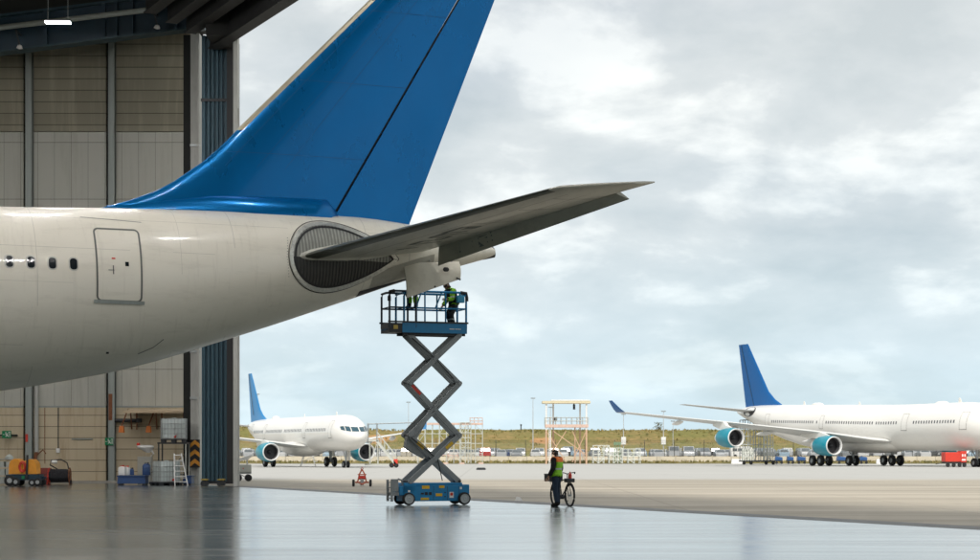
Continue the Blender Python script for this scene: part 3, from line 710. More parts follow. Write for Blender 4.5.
m_ = MB(); patch(m_, lambda u, v: (cs-.18+.03*u, cz-.28+.24*v), 2, 3, .014); patch(m_, lambda u, v: (cs-.3+.16*u, cz-.18+.02*v), 2, 1, .014); m_.build('door_handle', seal, pd)
m_ = MB(); patch(m_, lambda u, v: (cs-.2+.10*u, cz+.13+.04*v), 2, 1, .014); m_.build('placard', M['red'], pd)
# cabin windows, on towards the nose
w0 = near_pt(73.5, 264, half(-1.7, 6.66)); wz = w0.z
frame_m = mat('window_frame', (.50,.49,.44), .35, .3, .08, 6)
for k in range(14):
    s = w0.x-.555*k
    m_ = MB(); m_pts = rrect(s-.115, s+.115, wz-.17, wz+.17, .10)
    cv_ = [(s+(x_-s)*f_, wz+(z_-wz)*f_) for f_ in (0, .5, 1) for (x_, z_) in m_pts]
    nn = len(m_pts); vs = [(x_, -(half(x_, z_)+.008), z_) for (x_, z_) in cv_]
    m_.add(vs, [(a*nn+i, a*nn+(i+1)%nn, (a+1)*nn+(i+1)%nn, (a+1)*nn+i) for a in range(2) for i in range(nn)], 0, True)
    wo = m_.build('window', M['glass'], air, angle=80)
    m_ = MB(); ribbon(m_, m_pts, .035, .012); m_.build('window_frame', frame_m, wo)
# little details on the skin: drain mast, static ports, vents, stain
m_ = MB(); p = near_pt(150, 350, half(.9, 4.6))
ribbon(m_, [(p.x-.3, 4.32), (p.x+.1, 4.5), (p.x+.35, 4.72)], .022, .01, closed=False); m_.build('drain_streak', seal, air)
p = near_pt(109, 353, 2.0); m_ = MB(); patch(m_, lambda u, v: (p.x+.08*u, p.z+.05*v), 2, 2, .012); m_.build('static_port', M['black'], air)
m_ = MB(); ribbon(m_, [near_pt(80+60*k/6, 217+6*k/6, half(-.5, 8.0)).xz for k in range(7)], .018, .006, closed=False); m_.build('skin_joint', seal, air)

# fin: tapered aerofoil sections in the symmetry plane
def fpt(px, py): p = near_pt(px, py, 0); return p.x, p.z
(la_s, la_z), (lb_s, lb_z) = fpt(235, 132), fpt(370, 0)
(ta_s, ta_z), (tb_s, tb_z) = fpt(410, 222), fpt(494.5, 0)
(ha_s, ha_z), (hb_s, hb_z) = fpt(336, 211), fpt(449, 16)
def LE(z): return la_s+(lb_s-la_s)*(z-la_z)/(lb_z-la_z)
def TE(z): return ta_s+(tb_s-ta_s)*(z-ta_z)/(tb_z-ta_z)
def HG(z): return ha_s+(hb_s-ha_s)*(z-ha_z)/(hb_z-ha_z)
fil = [fpt(*q) for q in ((97,209),(118,203.5),(140,197),(165,186.5),(186,173),(205,160),(220,147),(235,132))]
FZ = [q[1] for q in fil]; FS = [q[0] for q in fil]
def LEF(z): return hermite(FZ, FS, z) if z < la_z else LE(z)
def foil(u): return 2.6*(.2969*sqrt(u)-.126*u-.3516*u*u+.2843*u**3-.1036*u**4)   # unit half thickness, max ~.26
ztip = 17.35
zs = [FZ[0]-.15]+[FZ[0]+(la_z-FZ[0])*k/8 for k in range(9)]+[la_z+(ztip-la_z)*k/8 for k in range(1, 9)]
def fin_th(z, le): return .085*(TE(z)-LE(z))/1.0 if z >= la_z else .085*(TE(z)-LE(z))
def fin_half(s, z):
    c0 = LE(z) if z >= la_z else max(LEF(z), LE(z)-2.0)
    le = LEF(z); te = TE(z); u = min(1, max(0, (s-le)/(te-le)))
    base = .62*(te-LE(z))*.165*2*foil(min(1,max(0,(s-LE(z)+.01)/(te-LE(z)))))*.5 if s > LE(z) else 0
    dors = .12*min(1, max(0, (s-le))/.6)**.5
    return max(base, dors if s < HG(z)-1.0 else 0)
m_ = MB(); rings = []
us = [0,.004,.012,.03,.06,.1,.16,.24,.33,.43,.54,.65,.76,.88,.995]
for z in zs:
    le = LEF(max(z, FZ[0])); hg = HG(z)-.03
    pts = [(le+(hg-le)*u, z) for u in us]
    rings.append([(s, -fin_half(s, z), z) for s, z in pts]+[(s, fin_half(s, z), z) for s, z in pts[::-1]][:-1])
m_.loft(rings); fin = m_.build('fin', M['fin_gloss'], air, angle=60)
m_ = MB(); rings = []
rz = [ta_z+.02+(ztip-.05-ta_z)*k/10 for k in range(11)]
rb0 = ha_z-.3
for k in range(11):
    ring = []
    vv = [0,.05,.15,.3,.5,.7,.85,1]
    def P_(u, zf):
        # lower edge of the rudder follows the hull (rises forward)
        zl = rb0+(ta_z-.12-rb0)*u; z = zl+(ztip-.05-zl)*zf; return HG(z)+.03+(TE(z)-HG(z)-.03)*u, z
    lo = [P_(u, k/10) for u in vv]
    ring = [(s, -max(.012, fin_half(s, z)), z) for s, z in lo]+[(s, max(.012, fin_half(s, z)), z) for s, z in lo[::-1]]
    rings.append(ring)
m_.loft(rings); rud = m_.build('rudder', M['fin_gloss'], air, angle=60)
m_ = MB(); m_.bar((HG(ha_z-.32), 0, ha_z-.32), (HG(ztip), 0, ztip-.1), .10, .06, up=(0,1,0)); 
for (a_, b_, w_) in ((.40,.50,.22),(.47,.56,.28),(.55,.60,.2)): m_.bar((HG(ha_z+(ztip-ha_z)*a_)-.01, 0, ha_z+(ztip-ha_z)*a_), (HG(ha_z+(ztip-ha_z)*b_)+.03, 0, ha_z+(ztip-ha_z)*b_), w_*1.6, .07, up=(0,1,0))
m_.build('hinge_line', M['black'], fin)
# stencil smudge, panel joints and bolted covers on the port side of the fin and rudder
def onfin(s, z, d=.006): return (s, -(fin_half(s, z)+d), z)
jm = mat('fin_joint_blue', (.0,.085,.25), .5, 0, .1, 3)
m_ = MB()
for f_ in (.14, .34, .52):
    for k in range(12):
        z0_, z1_ = la_z-1.0+(ztip-la_z+.8)*k/12, la_z-1.0+(ztip-la_z+.8)*(k+1)/12
        P0_ = lambda z: LE(z)+(HG(z)-LE(z))*f_
        m_.add([onfin(P0_(z0_)-.008, z0_), onfin(P0_(z0_)+.008, z0_), onfin(P0_(z1_)+.008, z1_), onfin(P0_(z1_)-.008, z1_)], [(0,1,2,3)])
for zq in (10.2, 12.4, 14.6):
    for k in range(10):
        a_, b_ = LE(zq)+.3+(HG(zq)-LE(zq)-.35)*k/10, LE(zq)+.3+(HG(zq)-LE(zq)-.35)*(k+1)/10
        m_.add([onfin(a_, zq), onfin(b_, zq), onfin(b_, zq+.014), onfin(a_, zq+.014)], [(0,1,2,3)])
m_.build('panel_joint', jm, fin)
# leading edge strip of pale bare metal
m_ = MB(); rings = []
for z in [la_z+.05+(ztip-la_z-.05)*k/6 for k in range(7)]:
    ring = []
    ww = .15
    ss = [LE(z)-.02, LE(z)+.02, LE(z)+.1, LE(z)+ww]
    rings.append([(s, -(fin_half(max(s, LE(z)+.002), z)+.008)*(1 if i else 0), z) for i, s in enumerate(ss)]+[(s, fin_half(s, z)+.008, z) for s in ss[:0:-1]])
m_.loft(rings); m_.build('leading_edge', mat('bare_leading_edge', (.34,.31,.22), .4, .25, .12, 3), fin, angle=60)
m_ = MB(); rings = []         # fin root fairing
for k in range(15):
    u = k/14; s = -.3+6.85*u; hh = (.10+.40*min(1, u*2.2))*(1 if u < .9 else sqrt(max(0.0, 1-((u-.9)/.1)**2))+.02); ww = (.10+.50*min(1, u*1.6))*(1 if u < .9 else sqrt(max(0, 1-((u-.9)/.1)**2))+.02)
    zt = sec(s)[0]-.12
    rings.append([(s, ww*cos(2*pi*i/20), zt+(hh+.1)*max(-.3, sin(2*pi*i/20))) for i in range(20)])
m_.loft(rings); m_.build('fin_fairing', M['fin_gloss'], air, angle=60)

# port stabiliser
stab_under = mat('stabiliser_grey_paint', (.58,.57,.50), .38, .0, .14, .8, dirt=(.15,.15,.12), dirt_amt=.3, coat=.15, stretch=(1.6,.5,1))
elev_m = mat('elevator_grey_paint', (.48,.48,.42), .4, 0, .12, .8, dirt=(.12,.12,.1), dirt_amt=.3, stretch=(1,.6,1))
r_le = near_pt(300, 257.5, 1.5); t_le = near_pt(556, 187.5, 9.2); tipe = near_pt(656, 182, 9.75)
r_te = near_pt(437, 266, 1.5); t_te = near_pt(632, 198, 9.15); r_hg = near_pt(438, 243, 1.5); t_hg = near_pt(619, 190.5, 9.15)
def lerp3(a, b_, t): return a+(b_-a)*t
def st_sec(v):
    t = (v-1.5)/(9.2-1.5); le = lerp3(r_le, t_le, t); hg = lerp3(r_hg, t_hg, t); te = lerp3(r_te, t_te, t)
    return le, hg, te
def stab(name, side, aft):
    m_ = MB(); rings = []
    vv = [.7, 1.5]+[1.5+7.7*k/8 for k in range(1, 9)]
    us = [0,.006,.02,.05,.1,.18,.3,.45,.6,.75,.9,1]
    for v in vv:
        le, hg, te = st_sec(v); c = (hg-le).length; th = .075*c*1.35
        up = [lerp3(le, hg, u)+V((0,0, th*2*foil(u*.62)*1.0)) for u in us]; dn = [lerp3(le, hg, u)-V((0,0, th*1.5*foil(u*.62))) for u in us]
        rings.append(up+dn[:0:-1])
    # swept tip cap running back past the elevator
    le, hg, te = st_sec(9.2)
    for f_, dv in ((.35,.28),(.68,.46),(.93,.56)):
        a = lerp3(le, tipe, f_*.78); a.y = -(9.2+dv); b_ = lerp3(hg, tipe, .25+.75*f_); b_.y = -(9.2+dv)
        c = (b_-a).length; th = .09*c
        up = [lerp3(a, b_, u)+V((0,0, th*2*foil(u*.7))) for u in us]; dn = [lerp3(a, b_, u)-V((0,0, th*1.4*foil(u*.7))) for u in us]
        rings.append(up+dn[:0:-1])
    if side > 0: rings = [[V((p.x, -p.y, p.z)) for p in r_] for r_ in rings]
    m_.loft(rings)
    o = m_.build(name, stab_under, air, angle=50)
    # elevator
    m_ = MB(); rings = []
    for v in [1.55+7.55*k/8 for k in range(9)]:
        le, hg, te = st_sec(v); hg = lerp3(hg, te, .02); th = .055*(te-hg).length+.035
        us2 = [0,.1,.3,.6,1]
        up = [lerp3(hg, te, u)+V((0,0, th*(1-u)+.008)) for u in us2]; dn = [lerp3(hg, te, u)-V((0,0, th*(1-u)+.008)) for u in us2]
        rings.append(up+dn[::-1])
    if side > 0: rings = [[V((p.x, -p.y, p.z)) for p in r_] for r_ in rings]
    m_.loft(rings); m_.build('elevator', elev_m, air, angle=50)
    # dark strip along the leading edge, its dim shaded reflection put into the colour
    m_ = MB(); rings = []
    for v in [1.6+7.4*k/8 for k in range(9)]:
        le, hg, te = st_sec(v); c = (hg-le).length; th = .075*c*1.35
        us3 = [0,.006,.02,.05,.10]
        up = [lerp3(le, hg, u)+V((0,0, th*2*foil(u*.62)+.006)) for u in us3]; dn = [lerp3(le, hg, u)-V((0,0, th*1.5*foil(u*.62)+.006)) for u in us3]
        up[0] = up[0]-V((.02,0,.0)); rings.append(up+dn[:0:-1])
    if side > 0: rings = [[V((p.x, -p.y, p.z)) for p in r_] for r_ in rings]
    m_.loft(rings); m_.build('leading_edge', mat('leading_edge_shade', (.095,.10,.075), .35, .2, .15, 1.5), o, angle=60)
    if side < 0:    # repair patches and access panels under the stabiliser
        def on(v, u, d=.008):
            le, hg, te = st_sec(v); c = (hg-le).length; th = .075*c*1.35
            return lerp3(le, hg, u)-V((0,0, th*1.5*foil(u*.62)+d))
        m_ = MB(); rr = random.Random(3)
        for (v0, v1, u0, u1) in ((2.9,3.0,.5,.78),(3.0,3.35,.5,.55),(3.35,3.42,.5,.7),(3.42,3.8,.66,.70),(3.8,3.88,.48,.68),(3.88,4.5,.46,.50),(4.2,4.27,.5,.74),(4.5,4.58,.42,.66),(4.58,5.2,.42,.46),(4.9,5.2,.5,.64),(5.2,5.27,.42,.62),(2.2,2.3,.55,.72)):
            m_.add([on(v0,u0), on(v1,u0), on(v1,u1), on(v0,u1)], [(0,1,2,3)])
        m_.build('sealant_patch', mat('sealant_green_grey', (.10,.12,.105), .5, 0, .3, 5), o)
        m_ = MB(); le, hg, te = st_sec(3.0)
        def one(v, u):
            le, hg, te = st_sec(v); th = .055*(te-hg).length+.035; return lerp3(hg, te, u)-V((0,0, th*(1-u)+.016))
        for (v0, v1, u0, u1) in ((2.5,3.1,.12,.7),(3.35,3.75,.15,.75),(3.9,3.96,.06,.9)):
            m_.add([one(v0,u0), one(v1,u0), one(v1,u1), one(v0,u1)], [(0,1,2,3)])
        m_.build('scuffed_panel', mat('panel_blue_grey', (.17,.20,.20), .35, 0, .2, 4), o)
        m_ = MB()
        for u in (.34, .62):
            for k in range(14):
                v0, v1 = 1.8+7.1*k/14, 1.8+7.1*(k+1)/14; m_.add([on(v0,u,.006), on(v1,u,.006), on(v1,u+.007,.006), on(v0,u+.007,.006)], [(0,1,2,3)])
        for v0 in (2.6, 4.0, 5.6, 7.2, 8.4): m_.add([on(v0,.1,.006), on(v0+.025,.1,.006), on(v0+.025,.5,.006), on(v0,.5,.006), on(v0,.98,.006), on(v0+.025,.98,.006)], [(0,1,2,3),(3,2,5,4)])
        m_.build('panel_joint', mat('joint_dark', (.12,.12,.10), .6, 0, .1, 5), o)
    return o
stb = stab('stabilizer', -1, 0); stab('stabilizer', 1, 0)

# seal plate round the stabiliser root: lens-shaped opening with ribbed lining and a bright rim
lc, lr = near_pt(291.5, 257, half(4.55, 7.1)), near_pt(398, 259, 1.15)
up_, dn_ = near_pt(326, 224.5, half(5.6, 8.0)), near_pt(324, 291, half(5.6, 6.3))
def ribbed():
    m, n, l, b = newmat('ribbed_seal_lining')
    tc = n.new('ShaderNodeTexCoord'); sp = n.new('ShaderNodeSeparateXYZ'); l.new(tc.outputs['Object'], sp.inputs[0])
    a = N(n, 'ShaderNodeTexNoise', Scale=3.0, Detail=6.0); l.new(tc.outputs['Object'], a.inputs['Vector'])
    wv_ = math_n(n, l, 'SINE', math_n(n, l, 'MULTIPLY', math_n(n, l, 'ADD', sp.outputs[0], math_n(n, l, 'MULTIPLY', a.outputs['Fac'], .03)), 62))
    k = math_n(n, l, 'MULTIPLY_ADD', wv_, .5, .5)
    # the upper half is brushed bare metal, the lower a near-black brush
    c = mixc(n, l, math_n(n, l, 'MULTIPLY', k, a.outputs['Fac'], clamp=True), (.16,.165,.145), (.46,.465,.42))
    lo = mixc(n, l, math_n(n, l, 'MULTIPLY', k, a.outputs['Fac']), (.018,.019,.018), (.06,.062,.056))
    c = mixc(n, l, math_n(n, l, 'LESS_THAN', sp.outputs[2], 7.12), c, lo)
    l.new(c, b.inputs['Base Color']); b.inputs['Roughness'].default_value = .55; b.inputs['Metallic'].default_value = .2
    bp = N(n, 'ShaderNodeBump', Strength=.6, Distance=.02); l.new(k, bp.inputs['Height']); l.new(bp.outputs[0], b.inputs['Normal'])
    return m
def lens(s, g=1.0):   # upper and lower outline of the opening
    u = (s-lc.x)/(lr.x-lc.x); u = min(1, max(0, u))
    sh = (sin(pi*u**.62))**.80
    zm = lc.z+(lr.z-lc.z)*u
    return zm+(up_.z-lc.z)*sh*g, zm-(lc.z-dn_.z)*sh*g*1.02
def lensf(g):
    def f_(u, v):
        uu = (1-cos(pi*u))/2; s = lc.x+(lr.x-lc.x)*uu; a, b_ = lens(s, g); return s, b_+(a-b_)*v
    return f_
m_ = MB(); patch(m_, lensf(1), 36, 16, .012); o = m_.build('stabilizer_seal', ribbed(), air, angle=80)
out_ = [lensf(1)(k/30, 1) for k in range(31)]+[lensf(1)(k/30, 0) for k in range(29, 0, -1)]
rimm = mat('seal_rim_metal', (.60,.60,.55), .38, .55, .3, 7, dirt=(.1,.1,.08), dirt_amt=.5, bump=.3, bscale=18)
m_ = MB(); ribbon(m_, out_, .11, .030); m_.build('seal_rim', rimm, o)
cen = ((lc.x+lr.x)/2, lc.z)
m_ = MB(); ribbon(m_, [(cen[0]+(a_-cen[0])*.93, cen[1]+(b_-cen[1])*.90) for a_, b_ in out_], .06, .022); m_.build('inner_edge', M['black'], o)
m_ = MB(); ribbon(m_, [(cen[0]+(a_-cen[0])*1.05, cen[1]+(b_-cen[1])*1.085) for a_, b_ in out_], .022, .012); m_.build('outer_joint', M['black'], o)
m_ = MB()                                          # rivet row in front of the seal
for k in range(15):
    z = lc.z-.55+1.1*k/14; s = lc.x-.13+.06*abs(k-7)/7; m_.sphere((s, -(half(s, z)+.005), z), .014, 6)
m_.build('rivet_row', seal, o)
m_ = MB()
for k in range(10):
    t = k/9
    pass
rings = []
for k in range(9):       # root fillet fairing of the stabiliser
    u = k/8; s = r_le.x-.25+(r_hg.x-r_le.x+.3)*u; zc = r_le.z+(r_hg.z-r_le.z)*u; hh = .10+.20*sin(pi*min(1,u*1.1)); v0 = half(s, zc)
    rings.append([(s, -(v0-.15+(.30)*max(0,cos(2*pi*i/12))*(1 if 0 < k < 8 else .3)), zc+hh*sin(2*pi*i/12)) for i in range(12)])
m_.loft(rings); m_.build('root_fairing', stab_under, stb, angle=60)

# grey belly panels of the tail cone and the open access door hanging below it
m_ = MB()
patch(m_, lambda u, v: (7.2+2.0*u, (sec(7.2+2.0*u)[1]+.05)+(.5)*v), 8, 5, .012); m_.build('belly_panel', mat('belly_grey', (.38,.37,.32), .4, .1, .15, 2, dirt=(.12,.12,.1), dirt_amt=.3), air, angle=70)
m_ = MB(); patch(m_, lambda u, v: (6.9+2.0*u, sec(6.9+2.0*u)[1]+.02+.14*v*(1-u)), 8, 3, .02); m_.build('dark_bay_edge', M['black'], air)
apu = mat('access_door_cream', (.66,.62,.52), .4, 0, .10, 1.6, dirt=(.35,.31,.24), dirt_amt=.3)
c0, c1, c2, c3 = near_pt(403.5, 263, .75), near_pt(459, 261.5, .75), near_pt(460.5, 279, 1.05), near_pt(407, 298, 1.15)
m_ = MB(); vs = []; nu, nv = 6, 8
for side_ in (0, .045):
    for j in range(nv+1):
        for i in range(nu+1):
            u, v = i/nu, j/nv; p = lerp3(lerp3(c0, c1, u), lerp3(c3, c2, u), v); bow = sin(pi*v)*.09
            vs.append((p.x, p.y-bow+side_, p.z))
K = (nu+1)*(nv+1); fs = []
for j in range(nv):
    for i in range(nu):
        a = j*(nu+1)+i; fs += [(a, a+1, a+nu+2, a+nu+1), (K+a, K+a+nu+1, K+a+nu+2, K+a+1)]
edge = [i for i in range(nu+1)]+[j*(nu+1)+nu for j in range(1, nv+1)]+[nv*(nu+1)+i for i in range(nu-1, -1, -1)]+[j*(nu+1) for j in range(nv-1, 0, -1)]
for a, b_ in zip(edge, edge[1:]+edge[:1]): fs.append((a, K+a, K+b_, b_))
m_.add(vs, fs, 0, True); ad = m_.build('access_door', apu, air, angle=50)
p = near_pt(446, 269.5, 1.07); m_ = MB(); m_.sphere((p.x, p.y-.0, p.z), .075, 12, sc=(1.3,.3,1)); m_.build('drain_hole', M['black'], ad)
m_ = MB(); q = near_pt(435, 286.5, 1.1); m_.sphere((q.x, q.y, q.z), .03, 8, sc=(1,.5,1)); q = near_pt(458, 278, 1.07); m_.bar((q.x-.05,q.y,q.z), (q.x+.08,q.y,q.z-.05), .04); m_.build('latch', M['dark_steel'], ad)
m_ = MB(); a_ = near_pt(399, 261, .6); 
for px in (408, 430, 452):
    q = near_pt(px, 262, .72); m_.bar((q.x, q.y+.02, q.z+.03), (q.x, q.y+.3, q.z+.25), .05)
m_.build('door_hinge', M['steel'], ad)

# ------------------------------------------------------------------ scissor lift
LD = 57.0; LA = radians(20); LX = (431-490)/F*LD
lift = thing('scissor_lift', 'blue scissor lift raised on crossed grey arms below the airliner tail', 'scissor lift', (LX, LD, .006), LA)
m_ = MB(); m_.box(-1.0, .93, -.40, .40, .12, .60); m_.box(-1.0, -.62, -.40, .40, .40, .64); m_.box(.93, 1.12, -.38, .38, .32, .62); m_.box(-1.14,-1.0,-.38,.38,.30,.58)
m_.box(-.98, .9, -.36, .36, .60, .68)
ch = m_.build('chassis', M['lift_blue'], lift, bevel=.012)
for sx in (-.86, .93):
    for sy in (-1, 1):
        y = sy*.40
        m_ = MB(); m_.lathe([(.0,-.07),(.155,-.07),(.19,-.055),(.195,0),(.19,.055),(.155,.07),(.0,.07)], (sx, y-.0*sy+sy*.04, .195), (0,1,0), 28); wl = m_.build('wheel', M['rubber'], lift)
        m_ = MB(); m_.lathe([(.0,.078),(.05,.085),(.06,.075),(.12,.072),(.14,.078),(.15,.06)], (sx, y+sy*.04, .195), (0,sy,0), 24); m_.build('rim', M['pale'] if False else M['steel'], wl)
m_ = MB()                                           # fold-out end ladder and tool post
m_.box(-1.36,-1.14,-.36,.10,.30,.40); m_.box(-1.40,-1.33,-.38,-.30,.12,.78); m_.box(-1.40,-1.33,.05,.12,.12,.78)
for k in range(4): m_.bar((-1.37,-.33,.22+.16*k), (-1.37,.08,.22+.16*k), .03)
m_.path([(-1.2,-.3,.4),(-1.24,-.32,.72),(-1.14,-.3,.80),(-1.02,-.28,.76),(-1.0,-.25,.6)], .03, 8)
m_.box(-1.38,-1.16,-.36,-.30,.42,.80)
m_.build('end_ladder', M['lift_grey'], lift)
def plate(name, mt, x0, x1, z0, z1, par=ch, y=-.404): return MB().box(x0, x1, y-.004, y, z0, z1).build(name, mt, par)
for (a, b_, c, d) in ((-.42,-.18,.50,.60),(.13,.30,.52,.60),(-.46,-.20,.16,.23),(.02,.23,.27,.36)): plate('warning_label', M['yellow'], a, b_, c, d)
for (a, b_, c, d) in ((-.46,-.36,.33,.38),(-.33,-.24,.31,.40),(-.20,-.11,.31,.40),(.30,.34,.36,.40),(.30,.34,.24,.28)): plate('control_panel', M['black'], a, b_, c, d)
plate('white_label', M['white'], .46, .60, .22, .40); plate('white_label', M['white'], -.87,-.80,.40,.46); plate('white_label', M['white'], .80,.87,.48,.55)
m_ = MB(); m_.tube((.53,-.412,.33), (.53,-.408,.33), .05, n=16); m_.build('red_mark', M['red'], ch)
m_ = MB(); 
for x in (-.05, .40, .78): m_.box(x-.006, x+.006, -.403, -.400, .15, .58)
m_.build('panel_gap', M['black'], ch)
MB().tube((-.60,-.1,.70), (-.60,-.1,.74), .03, n=8).build('lamp', M['orange'], lift)
# scissor arms: three crossed storeys, double arms
zl = [.72, 2.14, 3.74, 5.22]; hx = .80; ox = .02
for k in range(3):
    for sy in (-1, 1):
        for dr, yy in ((1, .34), (-1, .245)):
            y = sy*yy
            m_ = MB(); p, q = (ox-dr*hx, y, zl[k]), (ox+dr*hx, y, zl[k+1])
            m_.bar(p, q, .075, .155); m_.bar((p[0], y-.041, p[2]), (q[0], y-.041, q[2]), .006, .05)
            for pt in (p, q, ((p[0]+q[0])/2, y, (p[2]+q[2])/2)): m_.tube((pt[0], y-.055, pt[2]), (pt[0], y+.055, pt[2]), .065, n=12)
            arm = m_.build('scissor_arm', M['lift_grey'], lift)
            if sy < 0 and k < 2 and dr*(-1)**k > -2:
                pa, pb = V(p), V(q); c = pa.lerp(pb, .78 if k == 0 else .2); d = (pb-pa).normalized()
                if k == 0: m2 = MB(); m2.bar(c-d*.14-V((0,.046,0)), c+d*.14-V((0,.046,0)), .004, .10); m2.build('warning_label', M['yellow'], arm)
                if k == 2 or (k == 1 and dr < 0): m2 = MB(); c = pa.lerp(pb, .93); m2.bar(c-d*.34-V((0,.046,0)), c+d*.05-V((0,.046,0)), .004, .09); m2.build('red_stripe', M['red'], arm)
m_ = MB()
for k in range(4):
    for s in (-1, 1): m_.tube((ox+s*hx,-.37,zl[k]), (ox+s*hx,.37,zl[k]), .035, n=10)
for k in range(3): m_.tube((ox,-.38,(zl[k]+zl[k+1])/2), (ox,.38,(zl[k]+zl[k+1])/2), .035, n=10)
m_.build('pivot_pin', M['dark_steel'], lift)
m_ = MB(); m_.tube((-.55,.0,2.02), (.05,.0,3.0), .075, n=12); m_.tube((.05,.0,3.0), (.45,0,3.55), .045, n=10)
m_.prism([(-.78,-.12,2.2),(-.86,-.12,1.78),(-.70,-.12,1.66),(-.25,-.12,1.42),(-.35,-.12,1.62),(-.6,-.12,1.95)], (0,.24,0))
m_.build('hydraulic_ram', M['lift_grey'], lift)
m_ = MB(); m_.path([(.3,-.2,.75),(.1,-.36,1.4),(-.72,-.33,2.05),(-.6,-.33,2.4),(.0,-.38,2.9),(.72,-.33,3.6),(.6,-.33,3.9),(0,-.38,4.5),(-.7,-.3,5.1)], .016, 6); m_.build('hose', M['black'], lift)
# platform
pz = 5.36; PX0, PX1, PY = -1.48, 1.02, .42
m_ = MB(); m_.box(PX0, PX1, -PY, PY, pz-.03, pz+.03); m_.box(-1.06, PX1, -PY-.03, -PY, pz-.10, pz+.20); m_.box(-1.06, PX1, PY, PY+.03, pz-.10, pz+.20); m_.box(PX1-.03, PX1, -PY, PY, pz-.1, pz+.2)
pf = m_.build('platform', M['lift_blue'], lift)
m_ = MB(); m_.box(PX0, -1.06, -PY-.02, PY+.02, pz-.10, pz+.19); m_.box(PX0-.04, PX1+.04, -PY-.05, -PY-.03, pz+.20, pz+.25); m_.box(PX0-.04, PX1+.04, PY+.03, PY+.05, pz+.20, pz+.25); m_.box(-1.0,1.0,-.34,-.26,pz-.17,pz-.03); m_.box(-1.0,1.0,.26,.34,pz-.17,pz-.03)
m_.build('extension_deck', M['dark_steel'], lift)
m_ = MB(); m_.box(PX0+.14,PX0+.28,-PY-.026,-PY-.018,pz+.0,pz+.12); m_.build('deck_latch', M['brass'], lift)
text('maker_lettering', 'scissor lift', .07, M['white'], lift, (.72,-PY-.034,pz+.04), (radians(90),0,0)) if False else plate('white_lettering', M['white'], .45, .60, pz+.02, pz+.05, pf, -PY-.032)
for a in (.63,.68,.73,.78): plate('white_lettering', M['white'], a, a+.035, pz+.02, pz+.05, pf, -PY-.032)
rail_h = 1.16
def rail_rect(x0, x1, name, mt):
    m_ = MB(); zt = pz+rail_h; zm = pz+.66; r = .034
    for y in (-PY, PY):
        m_.path([(x0, y, pz+.05), (x0, y, zt-.14), (x0+.05, y, zt-.03), (x0+.14, y, zt), (x1-.14, y, zt), (x1-.05, y, zt-.03), (x1, y, zt-.14), (x1, y, pz+.05)], r, 8)
        m_.tube((x0, y, zm), (x1, y, zm), .027, n=8)
        nn = max(1, round((x1-x0)/.62))
        for k in range(1, nn): xx = x0+(x1-x0)*k/nn; m_.tube((xx, y, pz+.05), (xx, y, zt), .026, n=8)
    for x in (x0, x1):
        m_.tube((x,-PY,zt-.05), (x,PY,zt-.05), r, n=8); m_.tube((x,-PY,zm), (x,PY,zm), .02, n=8)
    return m_.build(name, mt, lift)
rail_rect(-1.0, PX1-.02, 'guard_rail', M['lift_blue']); rail_rect(PX0+.02, -.62, 'extension_rail', mat('rail_dark_blue', (.012,.035,.06), .45, 0, .15, 6))
m_ = MB(); m_.tube((-.62,-PY,pz+.66), (-.45,-PY-.03,pz+1.15), .022, n=8); m_.tube((.0,-PY,pz+.66), (.2,-PY-.03,pz+1.15), .022, n=8); m_.build('rail_brace', M['lift_blue'], lift)
m_ = MB(); m_.path([(PX1-.2,-PY,pz+rail_h), (PX1-.02,-PY,pz+rail_h-.02), (PX1,-PY,pz+rail_h-.15), (PX1,-PY,pz+.9)], .055, 8); m_.build('rail_grip', M['black'], lift); m_ = MB(); m_.path([(PX0+.18,-PY,pz+rail_h), (PX0+.03,-PY,pz+rail_h-.03), (PX0+.01,-PY,pz+rail_h-.18), (PX0+.01,-PY,pz+.85)], .055, 8); m_.build('rail_grip', M['black'], lift)
m_ = MB(); m_.box(.66,.90,-PY-.16,-PY-.03,pz+.84,pz+1.06); m_.bar((.78,-PY-.03,pz+1.06), (.78,-PY-.03,pz+1.15), .10, .03); m_.build('control_box', mat('control_box_blue', (.02,.30,.52), .4, 0, .1, 6), lift, bevel=.015)
lift_inv = Matrix.Rotation(LA, 4, 'Z')
def on_lift(x, y, z): p = lift_inv @ V((x, y, z)); return V((p.x+LX, p.y+LD, p.z+.006))
m_ = MB(); m_.box(-.12,.12,-.05,.05,0,.03); m_.bar((-.1,0,.02), (.1,.02,.11), .03); m_.bar((.05,0,.02), (.14,0,.13), .025)
tag(m_.build('cordless_drill', M['black'], None, on_lift(-.10,-.30,pz+.03), LA), 'small black tool lying on the lift platform deck', 'tool')

